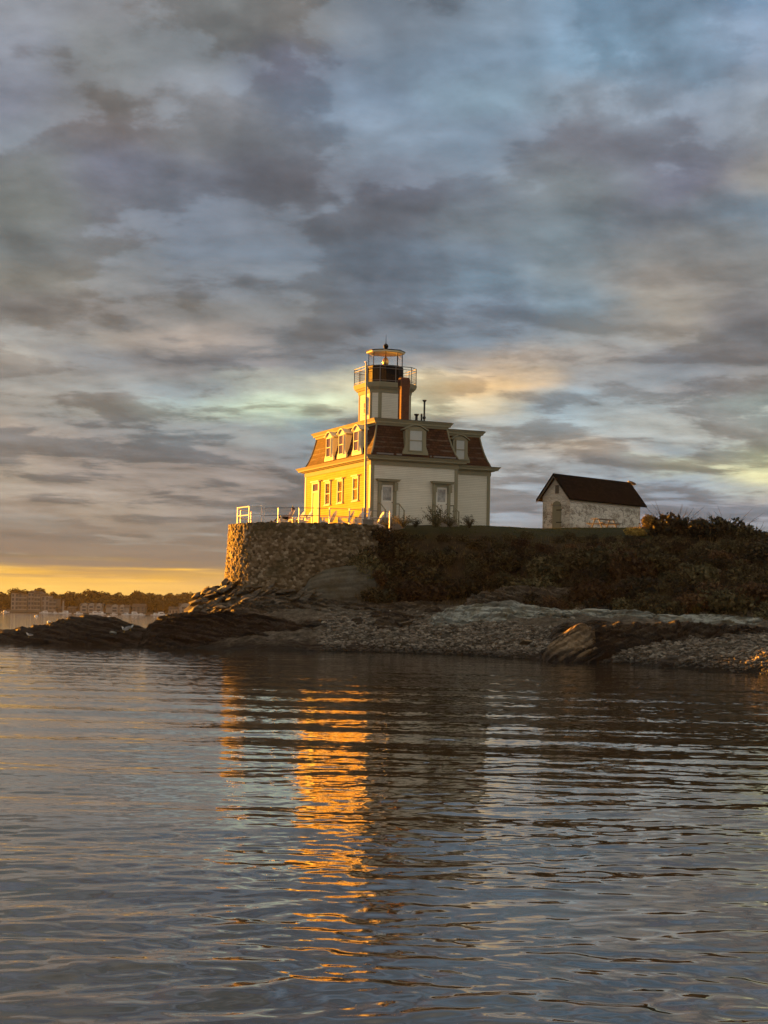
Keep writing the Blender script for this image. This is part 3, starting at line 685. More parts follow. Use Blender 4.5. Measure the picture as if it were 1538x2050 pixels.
def f_wash(t):
    v = t.n('ShaderNodeTexVoronoi'); v.feature = 'F1'
    _, wc = t.noise(t.O, 1.6, 3, 0.5)
    p = t.vm('ADD', t.vm('MULTIPLY', t.O, (2.4,2.4,4.4)), t.vm('SCALE', wc, None, 1.2))
    t.put(v.inputs['Vector'], p); v.inputs['Scale'].default_value = 1.0
    v2 = t.n('ShaderNodeTexVoronoi'); v2.feature = 'DISTANCE_TO_EDGE'; t.put(v2.inputs['Vector'], p); v2.inputs['Scale'].default_value = 1.0
    n, _ = t.noise(t.O, 1.9, 7, 0.68); n3, _ = t.noise(t.vm('MULTIPLY', t.O, (1,1,1.7)), 7.0, 5, 0.65)
    rc = t.xyz(v.outputs['Color'])[0]
    stone = t.ramp(rc, [(0.0, (0.10,0.08,0.058)), (0.5, (0.22,0.185,0.14)), (1.0, (0.36,0.32,0.25))])
    white = t.mix(n3, (0.62,0.58,0.49), (0.82,0.78,0.68))
    x, y, z = t.xyz(t.O)
    worn = t.m('ADD', t.m('ADD', t.m('MULTIPLY', n, 0.65), t.m('MULTIPLY', n3, 0.5)), t.m('MULTIPLY', rc, 0.18))
    worn = t.m('SUBTRACT', worn, t.mapr(z, 2.0, 2.45, 0.0, 0.28))
    c = t.mix(t.mapr(worn, 0.655, 0.78), white, stone)
    c = t.mix(t.mapr(v2.outputs['Distance'], 0.0, 0.05, 0.35, 0.0), c, (0.10,0.085,0.065))
    t.put(t.b.inputs['Base Color'], c)
    bump(t, t.m('ADD', t.mapr(v2.outputs['Distance'], 0.0, 0.18), t.m('MULTIPLY', n3, 0.6)), 0.8, 0.06)
M_WASH = mat('worn whitewashed stone', f_wash, 0.85, 0.2)
def f_darkroof(t):
    x, y, z = t.xyz(t.O); n, _ = t.noise(t.O, 3.0, 6, 0.65)
    f = t.m('FRACT', t.m('DIVIDE', z, 0.15))
    c = t.mix(n, (0.004,0.003,0.0024), (0.011,0.008,0.0062))
    wn = t.n('ShaderNodeTexWhiteNoise', noise_dimensions='2D'); t.put(wn.inputs['Vector'], t.cxyz(t.m('FLOOR', t.m('MULTIPLY', x, 3.0)), t.m('FLOOR', t.m('DIVIDE', z, 0.15)), 0)); c = t.vm('SCALE', c, None, t.mapr(wn.outputs[0], 0, 1, .6, 1.7))
    t.put(t.b.inputs['Base Color'], t.mix(t.mapr(f, 0, .25, 1, 0), c, (0.003,0.002,0.002)))
    bump(t, t.m('ADD', f, n), 0.4, 0.02)
M_DROOF = mat('black shingle roof', f_darkroof, 0.9, 0.06)

# ------------------------------------------------------------------ the lighthouse
HA = R_(23.2); ZB = 7.5
hc = at(742, 1000, 106)
HR = np.array([math.cos(HA), math.sin(HA)]); HL = np.array([-math.sin(HA), math.cos(HA)])
house = empty('lighthouse', (hc[0], hc[1], ZB), HA)
tag(house, 'white clapboard house with a brown mansard roof and light tower, left side sunlit gold', 'lighthouse')
def mb(): return MB(-ZB)
A_, B_ = 6.18, 12.0
EX, EY0, EY1 = 10.09, 3.0, 11.4
ZE0, ZE1 = 11.62, 12.2            # frieze bottom, cornice top
left = lambda u, o, z: (-o, u, z)                 # lit face looking left
right = lambda u, o, z: (u, -o, z)                # shaded face toward the viewer
ellf = lambda u, o, z: (u, EY0-o, z)
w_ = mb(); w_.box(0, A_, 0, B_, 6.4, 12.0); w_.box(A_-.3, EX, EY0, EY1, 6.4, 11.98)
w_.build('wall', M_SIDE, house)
ls = mb(); ls.ubox(left, 0.24, B_-.2, 0.0, 0.03, 6.8, 11.7); ls.build('weatherboarding', M_SIDE_LIT, house)
def frame_rect(m, x0, x1, y0, y1, z0, z1, o0, o1):     # hollow-free ring band with a sloping profile
    m.loft([[(x0-o0,y0-o0,z0),(x1+o0,y0-o0,z0),(x1+o0,y1+o0,z0),(x0-o0,y1+o0,z0)],
            [(x0-o1,y0-o1,z1),(x1+o1,y0-o1,z1),(x1+o1,y1+o1,z1),(x0-o1,y1+o1,z1)]])
def cornice(x0, x1, y0, y1, dzz=0.0, nm='cornice'):
    m = mb()
    frame_rect(m, x0, x1, y0, y1, 11.60+dzz, 11.90+dzz, .07, .07)      # frieze board
    frame_rect(m, x0, x1, y0, y1, 11.885+dzz, 11.97+dzz, .22, .32)
    frame_rect(m, x0, x1, y0, y1, 11.955+dzz, 12.06+dzz, .44, .46)
    frame_rect(m, x0, x1, y0, y1, 12.05+dzz, 12.20+dzz, .47, .60)
    return m.build(nm, M_TRIM, house)
cornice(0, A_, 0, B_); cornice(A_-.3, EX, EY0, EY1, -.02)
def mansard(x0, x1, y0, y1, dzz=0.0):
    m = mb(); L = []
    for z, i in [(12.19, -.12), (12.34, -.02), (12.62, .12), (13.1, .29), (13.7, .44), (14.3, .56)]:
        L.append([(x0+i,y0+i,z+dzz),(x1-i,y0+i,z+dzz),(x1-i,y1-i,z+dzz),(x0+i,y1-i,z+dzz)])
    m.loft(L); r = m.build('roof', M_ROOF, house)
    m = mb()
    frame_rect(m, x0+.56, x1-.56, y0+.56, y1-.56, 14.27+dzz, 14.42+dzz, .06, .10)
    frame_rect(m, x0+.56, x1-.56, y0+.56, y1-.56, 14.41+dzz, 14.54+dzz, .20, .22)
    frame_rect(m, x0+.56, x1-.56, y0+.56, y1-.56, 14.53+dzz, 14.68+dzz, .24, .36)
    m.build('roof_cornice', M_TRIM, house)
    m = mb(); m.box(x0+.3, x1-.3, y0+.3, y1-.3, 14.67+dzz, 14.72+dzz); m.build('roof_deck', M_TAR, r)
    for (sx, sy) in ((0,0),(1,0),(1,1),(0,1)):
        pts = []
        for z, i in [(12.34,-.02),(12.62,.12),(13.1,.29),(13.7,.44),(14.28,.55)]:
            pts.append(((x1-i) if sx else (x0+i), (y1-i) if sy else (y0+i), z+dzz))
        m = mb(); m.path(pts, .055, 6); m.build('hip_ridge', M_TRIM, r)
    return r
roof = mansard(0, A_, 0, B_); mansard(A_-.3, EX, EY0, EY1, -.02)
fl = mb()
for u0, u1 in ((.35,1.5),(1.75,2.1),(4.15,4.22),(4.4,6.0)): fl.prism([(u0,12.30),(u1,12.30),(u1,12.40),(u0,12.40)], right, -.02, .14)
fl.build('snow_guard', M_STEEL, roof)
for mp, u0, u1, z1 in ((left,-.04,.24,11.61),(left,B_-.22,B_+.03,11.61),(right,-.035,.2,11.605),(right,A_-.2,A_+.03,11.605)):
    m = mb(); m.ubox(mp, u0, u1, 0.0, .05 if mp is left else .045, 6.8, z1); m.build('corner_board', M_CREAM if mp is left else M_TRIM, house)  # left-face boards use the sunlit trim copy
for u0, u1 in ((EX-.2, EX+.03),):
    m = mb(); m.ubox(ellf, u0, u1, 0, .045, 6.8, 11.58); m.build('corner_board', M_TRIM, house)

def sash_window(mp, uc, z0, z1, w, parent, trim, glass, name='window', hood=True, o=0.03, fr=.11):
    m = mb(); h = w/2
    m.ubox(mp, uc-h-fr, uc-h, 0, o+.06, z0-.02, z1); m.ubox(mp, uc+h, uc+h+fr, 0, o+.06, z0-.02, z1)
    m.ubox(mp, uc-h-fr, uc+h+fr, 0, o+.062, z1, z1+fr); m.ubox(mp, uc-h-fr-.05, uc+h+fr+.05, 0, o+.10, z0-.10, z0-.02)
    if hood: m.ubox(mp, uc-h-fr-.07, uc+h+fr+.07, 0, o+.16, z1+fr, z1+fr+.08)
    wn = m.build(name, trim, parent)
    g = mb(); g.ubox(mp, uc-h, uc+h, 0, o, z0-.02, z1); g.build('pane', glass, wn)
    s = mb(); zm = (z0+z1)/2
    s.ubox(mp, uc-h, uc+h, o, o+.045, zm-.03, zm+.03); s.ubox(mp, uc-h, uc-h+.05, o, o+.03, z0-.02, z1); s.ubox(mp, uc+h-.05, uc+h, o, o+.03, z0-.02, z1)
    s.ubox(mp, uc-h+.05, uc+h-.05, o, o+.031, z0-.02, z0+.05); s.ubox(mp, uc-h+.05, uc+h-.05, o, o+.031, z1-.05, z1)
    s.build('sash', trim, wn)
    return wn
for yc in (2.48, 5.22, 7.5): sash_window(left, yc, 9.42, 10.9, .78, house, M_CREAM, M_GLASS)
# the sunlit door with its transom on the left face
dm = mb(); yc = 9.8
dm.ubox(left, yc-.72, yc-.5, 0, .1, 7.6, 10.98); dm.ubox(left, yc+.5, yc+.72, 0, .1, 7.6, 10.98); dm.ubox(left, yc-.72, yc+.72, 0, .105, 10.98, 11.1); dm.ubox(left, yc-.5, yc+.5, 0, .09, 10.36, 10.5)
dm.ubox(left, yc-.82, yc+.82, 0, .2, 11.1, 11.2)
ldoor = dm.build('door', M_CREAM, house)
m = mb(); m.ubox(left, yc-.5, yc+.5, 0, .06, 7.95, 10.36)
for z0, z1 in ((8.1,8.9),(9.05,10.2)): m.ubox(left, yc-.36, yc+.36, .06, .075, z0, z1)
m.build('door_leaf', M_YDOOR, ldoor)
m = mb(); m.ubox(left, yc-.5, yc+.5, 0, .05, 10.5, 10.98); m.build('transom_pane', M_GLASS, ldoor)
m = mb(); m.ubox(left, yc-.9, yc+.9, .03, 1.0, 7.0, 7.9); m.build('doorstep', M_GREY, house)

def dormer(mp, uc, zb, zt, wtop, wbot, gw, gz0, gz1, trim, glass, depth=1.05):
    m = mb(); a, b = wtop/2, wbot/2
    half = [(b, zb), (b, zb+.10), (b-.05, zb+.26), (a+.05, zb+.40), (a, zb+.62), (a, zt-.30), (a*.7, zt-.14), (a*.35, zt-.03), (0, zt)]
    poly = [(uc+u, z) for u, z in half] + [(uc-u, z) for u, z in half[-2::-1]]
    m.prism(poly, mp, -.06, .06)
    m.prism([(uc-a+.05,zb+.05),(uc+a-.05,zb+.05),(uc+a-.05,zt-.33),(uc,zt-.06),(uc-a+.05,zt-.33)], mp, -depth, -.05)
    d = m.build('dormer', trim, house)
    r = mb()                                              # hood that follows the curved top
    pts = [(-a-.12, zt-.36), (-a-.12, zt-.28), (-a*.7, zt-.11), (-a*.35, zt+.02), (0, zt+.05), (a*.35, zt+.02), (a*.7, zt-.11), (a+.12, zt-.28), (a+.12, zt-.36)]
    for (u0, z0), (u1, z1) in zip(pts[1:-2], pts[2:-1]):
        r.prism([(uc+u0,z0),(uc+u1,z1),(uc+u1,z1+.075),(uc+u0,z0+.075)], mp, -depth, .17)
    r.build('dormer_roof', trim, d)
    p = mb(); p.ubox(mp, uc-gw/2, uc+gw/2, .05, .075, gz0, gz1); p.build('pane', glass, d)
    s = mb(); h = gw/2; zm = (gz0+gz1)/2
    s.ubox(mp, uc-h-.06, uc-h, .05, .12, gz0, gz1); s.ubox(mp, uc+h, uc+h+.06, .05, .12, gz0, gz1); s.ubox(mp, uc-h-.06, uc+h+.06, .05, .121, gz1, gz1+.06); s.ubox(mp, uc-h-.09, uc+h+.09, .05, .14, gz0-.07, gz0)
    s.ubox(mp, uc-h, uc+h, .075, .11, zm-.03, zm+.03); s.build('sash', trim, d)
    return d
for yc in (2.43, 5.1, 7.45): dormer(left, yc, 12.42, 14.32, 1.16, 1.66, .72, 12.72, 13.95, M_CREAM, M_GLASS)
dormer(right, 3.1, 12.42, 14.28, 1.48, 1.82, .88, 12.68, 13.98, M_TRIM, M_CURT)
dormer(ellf, 7.78, 12.40, 14.2, 1.12, 1.5, .62, 12.62, 13.9, M_TRIM, M_CURT)

def house_door(uc, zsill, ztop, w):
    mp = right; h = w/2; m = mb()
    for sgn in (-1, 1):
        a, b = sorted((uc+sgn*h, uc+sgn*(h+.21))); m.ubox(mp, a, b, 0, .13, 7.3, ztop+.02)
        a, b = sorted((uc+sgn*(h-.0), uc+sgn*(h+.26))); m.prism([(a,ztop-.42),(b,ztop-.34),(b,ztop+.16),(a,ztop+.16)], mp, .131, .26)
    m.ubox(mp, uc-h-.21, uc+h+.21, 0, .15, ztop+.02, ztop+.22)
    m.prism([(uc-h-.30,ztop+.22),(uc+h+.30,ztop+.22),(uc+h+.37,ztop+.33),(uc-h-.37,ztop+.33)], mp, 0, .38)
    m.ubox(mp, uc-h-.40, uc+h+.40, 0, .43, ztop+.33, ztop+.37)
    d = m.build('door', M_TRIM, house)
    l = mb(); l.ubox(mp, uc-h, uc+h, 0, .03, zsill, ztop+.02); gz0, gz1 = zsill+1.12, ztop-.12
    l.ubox(mp, uc-h+.02, uc-h+.13, .03, .06, zsill, ztop); l.ubox(mp, uc+h-.13, uc+h-.02, .03, .06, zsill, ztop)
    l.ubox(mp, uc-h+.13, uc+h-.13, .03, .061, gz1, ztop); l.ubox(mp, uc-h+.13, uc+h-.13, .03, .061, gz0-.16, gz0); l.ubox(mp, uc-h+.13, uc+h-.13, .03, .061, zsill, zsill+.2)
    leaf = l.build('door_leaf', M_DOOR, d)
    g = mb(); g.ubox(mp, uc-h+.13, uc+h-.13, .03, .04, gz0, gz1); g.build('door_glass', M_DGLASS, d)
    k = mb(); k.lathe((uc+h-.08, -.1, zsill+1.0), [(.02,-.03),(.04,0),(.02,.03)], 8); k.build('door_knob', M_BLACK, d)
    st = mb()
    for i in range(4): st.ubox(mp, uc-.62, uc+.62, .14 if i == 0 else .75+.28*(i-1), .75 + .28*i, 7.2, zsill-.02-.17*i)
    st.build('steps', M_GREY, house)
    for sgn in (-1, 1):
        r = mb(); u = uc+sgn*.66
        r.tube((u, -.12, zsill+.92), (u, -.55, zsill+.90), .035); r.tube((u, -.55, zsill+.90), (u, -1.35, zsill+.42), .035)
        r.tube((u, -1.35, 7.3), (u, -1.35, zsill+.47), .05); r.tube((u, -.55, 7.3), (u, -.55, zsill+.9), .03)
        r.build('handrail', M_TRIM, house)
house_door(1.13, 8.2, 10.33, .86); house_door(5.02, 8.27, 10.36, .84)

# chimney
m = mb(); cx0, cx1, cy0, cy1 = 2.47, 3.05, 1.0, 1.52
m.box(cx0, cx1, cy0, cy1, 14.6, 17.0)
arc = [(math.cos(a), math.sin(a)) for a in np.linspace(0, math.pi, 9)]
ym = (cy0+cy1)/2; hy = (cy1-cy0)/2
poly = [(cy0-.03,16.95),(cy1+.03,16.95)] + [(ym+c*(hy+.03), 17.3+s*.34) for c, s in arc]
m.prism(poly, lambda u, o, z: (o, u, z), cx0-.03, cx1+.03)
ch = m.build('chimney', M_BRICK, roof)
m = mb()
for dy_ in (-.11, .11): m.prism([(ym+dy_-.07,16.98),(ym+dy_+.07,16.98),(ym+dy_+.07,17.32),(ym+dy_,17.42),(ym+dy_-.07,17.32)], lambda u, o, z: (o, u, z), cx0-.045, cx0-.028)
m.build('flue_opening', M_BLACK, ch)
# vent pipes on the flat roof
for px_, r_, h_, cap in ((4.04, .09, .42, True), (4.41, .06, .5, False), (4.61, .06, 1.4, True)):
    m = mb(); m.tube((px_, 2, 14.7), (px_, 2, 14.9+h_), r_, r_, 10)
    if cap: m.lathe((px_, 2, 14.9+h_), [(r_,-.10),(r_+.07,-.02),(r_+.09,.04),(.02,.06)], 10)
    if h_ > 1: m.lathe((px_, 2, 15.15), [(r_,-.1),(r_+.05,-.06),(r_+.05,.06),(r_,.1)], 10)
    m.build('vent_pipe', M_PIPE, house)

# tower (a square with cut corners), gallery, lantern
TX, TY = 3.0, 5.0
def cut(s, c): 
    h = s/2 + c/math.sqrt(2); k = s/2
    return [(TX+a, TY+b) for a, b in ((-k,-h),(k,-h),(h,-k),(h,k),(k,h),(-k,h),(-h,k),(-h,-k))]
def oct_(m, lv):
    m.loft([[(x, y, z) for x, y in cut(s, c)] for z, s, c in lv]); return m
tw = oct_(mb(), [(14.6,1.97,.71),(17.2,1.97,.71)]).build('tower', M_SIDE, house)
m = mb(); C8 = cut(1.97,.71)
for i, (x, y) in enumerate(C8): 
    v = Vector((x-TX, y-TY)).normalized()
    pn = Vector(C8[i-1]); nn = Vector(C8[(i+1) % 8]); p0 = Vector((x, y))
    a = (pn-p0).normalized()*.13; b = (nn-p0).normalized()*.13; n1 = v*.035
    q = [p0+n1, p0+a+n1*.9, p0+a-n1, p0-n1*2, p0+b-n1, p0+b+n1*.9]
    m = mb(); m.loft([[(p.x, p.y, 14.65) for p in q], [(p.x, p.y, 16.92) for p in q]]); m.build('corner_board', M_TRIM, tw)
tf = lambda u, o, z: (TX-(1.97/2+.71/math.sqrt(2))-o, u, z)
twn = sash_window(tf, TY-.25, 15.5, 16.25, .36, tw, M_CREAM, M_GLASS, hood=False, fr=.09)
m = mb(); m.prism([(TY-.25-.36,16.34),(TY-.25+.36,16.34),(TY-.25,16.62)], tf, 0, .14); m.build('window_hood', M_CREAM, tw)
gal = mb(); oct_(gal, [(16.86,2.02,.75),(17.12,2.06,.78)]); oct_(gal, [(17.10,2.14,.84),(17.24,2.24,.88)]); oct_(gal, [(17.23,2.28,.92),(17.48,2.36,.96)]); oct_(gal, [(17.47,2.34,.95),(17.55,2.34,.95)])
ga = gal.build('gallery', M_TRIM, tw)
m = mb(); G8 = cut(2.30,.92)
for i, (x, y) in enumerate(G8):
    x2, y2 = G8[(i+1) % 8]
    for zz_, r_ in ((18.66,.026),(18.48,.02),(17.66,.02)): m.tube((x,y,zz_),(x2,y2,zz_),r_)
    m.tube((x,y,17.53),(x,y,18.68),.03)
    if i % 2 == 0: m.tube(((x+x2)/2,(y+y2)/2,17.53),((x+x2)/2,(y+y2)/2,18.66),.02)
m.build('gallery_railing', M_STEEL, ga)
m = mb()
for i, (x, y) in enumerate(G8):
    x2, y2 = G8[(i+1) % 8]; n = 12 if i % 2 == 0 else 5
    for k in range(1, n): m.tube((x+(x2-x)*k/n, y+(y2-y)*k/n, 17.66), (x+(x2-x)*k/n, y+(y2-y)*k/n, 18.48), .006, .006, 4)
    for zz_ in np.linspace(17.76, 18.38, 5): m.tube((x,y,zz_),(x2,y2,zz_),.006,.006,4)
m.build('railing_mesh', M_BLACK, ga)
def reg(side):
    Rr = side/(2*math.sin(math.pi/8)); return [(TX+Rr*math.cos(math.pi/8+k*math.pi/4), TY+Rr*math.sin(math.pi/8+k*math.pi/4)) for k in range(8)]
def regl(m, lv): m.loft([[(x,y,z) for x, y in reg(s)] for z, s in lv]); return m
lan = regl(mb(), [(17.5,.90),(18.74,.90)]); regl(lan, [(18.73,.93),(18.83,.93)])
L8 = reg(.90)
for i, (x, y) in enumerate(L8):
    x2, y2 = L8[(i+1) % 8]; v = Vector((x-TX,y-TY)).normalized()*.02; lan.tube((x+v.x,y+v.y,17.52),(x+v.x,y+v.y,18.74),.03)
la = lan.build('lantern', M_BLACK, tw)
m = regl(mb(), [(18.83,.875),(19.72,.875)]); m.f = m.f[:-2]; m.build('lantern_glass', M_LANT, la)
m = mb()
for x, y in reg(.88): m.tube((x,y,18.8),(x,y,19.76),.024)
m.build('lantern_bar', M_BLACK, la)
m = regl(mb(), [(19.72,.86),(19.755,.97)]); regl(m, [(19.75,1.0),(19.84,1.02)]); lr = m.build('lantern_eave', M_CREAM, la)
m = regl(mb(), [(19.835,1.04),(19.90,1.03),(20.02,.45),(20.08,.12)]); lr2 = m.build('lantern_roof', M_BLACK, la)
m = mb(); m.lathe((TX,TY,20.26), [(.05,-.22),(.09,-.16),(.16,-.08),(.18,0),(.15,.10),(.07,.17),(.03,.2)], 14); m.build('ventilator_ball', M_BLACK, la, True)
m = mb(); m.tube((TX,TY,20.4),(TX,TY,21.1),.025,.008); m.build('lightning_rod', M_BLACK, la)
m = mb(); m.lathe((TX,TY,18.8), [(.10,0),(.10,.12),(.17,.18),(.22,.32),(.22,.46),(.15,.62),(.06,.70),(.03,.9)], 12); m.build('beacon_lens', M_BRASS, la, True)
m = mb(); m.ubox(lambda u, o, z: (TX-1.17+o*0-.03, u, z), TY-.22, TY+.22, 0, .01, 17.9, 18.7); 

# ------------------------------------------------------------------ flagpole
fp = empty('flagpole', (at(731.5,1043,100.9)[0], 100.9, 7.3))
tag(fp, 'tall slim white flagpole standing on the terrace in front of the house corner', 'flagpole')
m = MB(); t_ = at(733.4, 727, 100.9); m.tube((0,0,0), (t_[0]-fp.location.x, 0, t_[2]-7.3), .085, .05, 10); m.build('pole', M_POLE, fp)
m = MB(); m.lathe((t_[0]-fp.location.x,0,t_[2]-7.3), [(.03,0),(.09,.05),(.09,.1),(.02,.16)], 10); m.build('finial', M_WHITE, fp)
m = MB()
for dx_ in (-.17,.22): m.box(dx_-.05,dx_+.05,-.08,.08,-.1,1.15)
m.box(-.2,.26,-.06,.06,.75,.83); m.build('pole_bracket', M_WHITE, fp)
m = MB(); m.tube((.1,-.06,1.0),(.06+t_[0]-fp.location.x,-.05,t_[2]-7.5),.008,.008,4); m.build('halyard', M_WHITE, fp)

# ------------------------------------------------------------------ terrace and round stone wall
TC = (-4.2, 105.0); TR = 5.6; TZ = 7.33
ang = np.linspace(R_(-46), R_(-180), 260)
pth = [(TC[0]+TR*math.cos(a), TC[1]+TR*math.sin(a)) for a in ang]
for y in np.arange(105.1, 121, .1): pth.append((TC[0]-TR, y))
pth = np.array(pth); sl = np.concatenate([[0], np.cumsum(np.hypot(*np.diff(pth, axis=0).T))])
S = np.arange(0, sl[-1], .035); bx_ = np.interp(S, sl, pth[:,0]); by_ = np.interp(S, sl, pth[:,1])
tx_ = np.gradient(bx_); ty_ = np.gradient(by_); ln = np.hypot(tx_, ty_); nx_, ny_ = ty_/ln, -tx_/ln
if nx_[0]*(bx_[0]-TC[0])+ny_[0]*(by_[0]-TC[1]) < 0: nx_, ny_ = -nx_, -ny_
zs = np.arange(2.0, 7.42, .035)
SS, ZZ = np.meshgrid(S, zs)
# stones: jittered cells, wide and low, in rough courses
rs = np.random.default_rng(21); cw, chh = .205, .135
ni, nj = int(S[-1]/cw)+4, int(6/chh)+4
jx = (np.arange(ni)[:,None]-1 + rs.uniform(.12,.88,(ni,nj)) + (np.arange(nj)%2)[None]*.5)*cw; jz = (np.arange(nj)[None]-1+rs.uniform(.15,.85,(ni,nj)))*chh+2.0; jv = rs.random((ni,nj)); jh = rs.uniform(-.5,1,(ni,nj))
ci = np.clip((SS/cw).astype(int)+1, 1, ni-2); cj = np.clip(((ZZ-2.0)/chh).astype(int)+1, 1, nj-2)
wp = np.stack([SS.ravel()*1.4, ZZ.ravel()*1.8, SS.ravel()*0], 1); wu_ = (.10*fbm(wp, 3)).reshape(SS.shape); wv_ = (.07*fbm(wp+40, 3)).reshape(SS.shape)
f1 = np.full(SS.shape, 9.); f2 = f1.copy(); val = np.zeros(SS.shape); hh = np.zeros(SS.shape)
for di in (-2,-1,0,1,2):
    for dj in (-1,0,1):
        a, b = np.clip(ci+di,0,ni-1), np.clip(cj+dj,0,nj-1)
        dd = np.hypot((jx[a,b]-SS-wu_)/cw, (jz[a,b]-ZZ-wv_)/chh)
        new = dd < f1; f2 = np.where(new, f1, np.minimum(f2, dd)); val = np.where(new, jv[a,b], val); hh = np.where(new, jh[a,b], hh); f1 = np.where(new, dd, f1)
edge = np.clip((f2-f1)/.30, 0, 1)
rough_ = fbm(np.stack([SS.ravel()*3, ZZ.ravel()*3.5, SS.ravel()*0+1], 1), 4).reshape(SS.shape)
disp = edge**.6*(.045+.05*hh) + .06*rough_ + .10*fbm(np.stack([SS.ravel()*.4, ZZ.ravel()*.4, SS.ravel()*0+7], 1), 3).reshape(SS.shape)
batter = (7.4-ZZ)*0.045
topj = ZZ + np.where(ZZ > 7.3, .05*hh, 0)
X = bx_[None]+nx_[None]*(disp+batter); Y = by_[None]+ny_[None]*(disp+batter)
V1 = np.stack([X.ravel(), Y.ravel(), topj.ravel()], 1)
nr, nc = SS.shape
cap = np.stack([bx_-nx_*.75, by_-ny_*.75, np.full(len(S), 7.30)], 1); capm = np.stack([bx_-nx_*.2, by_-ny_*.2, topj[-1]+.02*hh[-1]], 1)
Vw = np.concatenate([V1, capm, cap])
wall_o = link('stone_wall', np_mesh('stone_wall', Vw, grid_quads(nr+2, nc)), M_MASON, smooth=False)
set_attr(wall_o.data, 'stone', np.concatenate([val.ravel(), val[-1], val[-1]])); set_attr(wall_o.data, 'joint', np.concatenate([edge.ravel(), edge[-1], edge[-1]]))
tag(wall_o, 'tall curved rubble stone retaining wall under the terrace, its left end glowing orange', 'stone wall')
m = MB(); tp = [(TC[0]+(TR-.5)*math.cos(a), TC[1]+(TR-.5)*math.sin(a)) for a in np.linspace(R_(-44), R_(-180), 40)]
tp = [(-.9, 104.5)] + tp + [(TC[0]-TR+.5, 121), (-5.5, 121), (-.8, 107)]
m.loft([[(x,y,6.6) for x, y in tp],[(x,y,TZ) for x, y in tp]]); te = m.build('terrace', M_GROUND); tag(te, kind='structure')

# railings on the wall
def wall_pt(a, inset=.35): return (TC[0]+(TR-inset)*math.cos(a), TC[1]+(TR-inset)*math.sin(a))
def ang_px(px):                                # angle of the round wall seen at photo column px
    best = min(np.linspace(-math.pi, -.15, 900), key=lambda a: abs(769+F*wall_pt(a)[0]/wall_pt(a)[1] - px + 0)); return best
rl = empty('pipe_railing', (*wall_pt(ang_px(500)), TZ))
tag(rl, 'white pipe guard rail of square panels at the left tip of the terrace wall', 'railing')
ox, oy = rl.location.x, rl.location.y
def rl_l(p, z): return (p[0]-ox, p[1]-oy, z)
pa = [ang_px(v) for v in (476, 499, 523)]; pp = [wall_pt(a) for a in pa]
back = [(pp[0][0]+.0, pp[0][1]+2.2), (pp[0][0]+.55, pp[0][1]+3.6)]
allp = back[::-1] + pp
for p in allp:
    m = MB(); m.tube(rl_l(p, -.1), rl_l(p, 1.14), .04, .04, 10); m.build('post', M_WHITE, rl)
for zz_ in (1.12, .60):
    m = MB(); m.path([rl_l(p, zz_) for p in allp], .036, 10); m.build('rail', M_WHITE, rl)
cr = empty('cable_railing', (*wall_pt(ang_px(650)), TZ))
tag(cr, 'thin wire railing on slim white posts along the edge of the stone wall', 'railing')
ox, oy = cr.location.x, cr.location.y
cps = [ang_px(v) for v in (528, 557, 599, 660, 700)]; cpt = [wall_pt(a) for a in cps]
cpt += [(at(781,1030,102.2)[0], 102.2)]
for p in cpt:
    m = MB(); m.tube(rl_l(p, -.35), rl_l(p, 1.02), .04, .04, 8); m.build('post', M_WHITE, cr)
for zz_ in (.98, .52):
    m = MB(); m.path([rl_l(p, zz_) for p in [pp[2]]+cpt], .02, 5); m.build('cable', M_STEEL, cr)

# ------------------------------------------------------------------ boathouse-like stone shed
BA = R_(45); ZS = 8.3; bc = at(1141, 1030, 120)
shed = empty('stone_shed', (bc[0], bc[1], ZS), BA)
tag(shed, 'small whitewashed stone shed with a steep black gable roof at the right', 'shed')
def sb(): return MB(-ZS)
SL, SW = 8.6, 2.56; ZW = 10.92; ZR = 12.42
m = sb(); g = lambda u, o, z: (-o, u, z)
m.prism([(0,7.6),(SW,7.6),(SW,ZW),(SW/2,ZR-.06),(0,ZW)], g, 0, -SL); m.build('wall', M_WASH, shed)
m = sb(); ov, end = .30, .42; sl_ = (ZR-ZW)/(SW/2)
for sgn in (0, 1):
    f = (lambda u: u) if sgn == 0 else (lambda u: SW-u)
    P_ = [(f(-ov), ZW-ov*sl_), (SW/2, ZR+.0), (SW/2, ZR+.16), (f(-ov-.02), ZW-ov*sl_+.12)]
    m.prism(P_, g, end, -SL-end)
rf = m.build('roof', M_DROOF, shed)
m = sb()
for sgn in (0, 1):
    f = (lambda u: u) if sgn == 0 else (lambda u: SW-u)
    m.prism([(f(-ov),ZW-ov*sl_-.10),(SW/2,ZR-.12),(SW/2,ZR-.003),(f(-ov),ZW-ov*sl_-.003)], g, end-.04, end-.10)
m.build('bargeboard', M_GREY, rf)
m = sb(); m.prism([(-.14,ZW-.2),(-.03,ZW-.2),(-.03,ZW-.02),(-.14,ZW-.12)], g, -.1, -SL+.1); m.build('eaves_board', M_GREY, rf)
m = sb(); y0, y1 = .81, 1.60; ym = (y0+y1)/2
arch = [(y0,7.9),(y1,7.9),(y1,10.25)] + [(ym+math.cos(a)*(y1-y0)/2, 10.25+.30*math.sin(a)) for a in np.linspace(0.2, math.pi-.2, 7)] + [(y0,10.25)]
m.prism(arch, g, 0, .05); sdr = m.build('door', M_TRIM, shed)
for z_ in (8.95, 9.85): m = sb(); m.ubox(g, y0-.12, y0+.40, .05, .08, z_, z_+.06); m.build('hinge', M_BLACK, sdr)
m = sb(); m.ubox(g, y0, y1, .05, .075, 10.2, 10.27); m.build('lintel', M_GREY, sdr)
m = sb(); m.ubox(g, ym-.16, ym+.16, 0, .05, 11.1, 11.72); v = m.build('vent', M_GREY, shed)
m = sb()
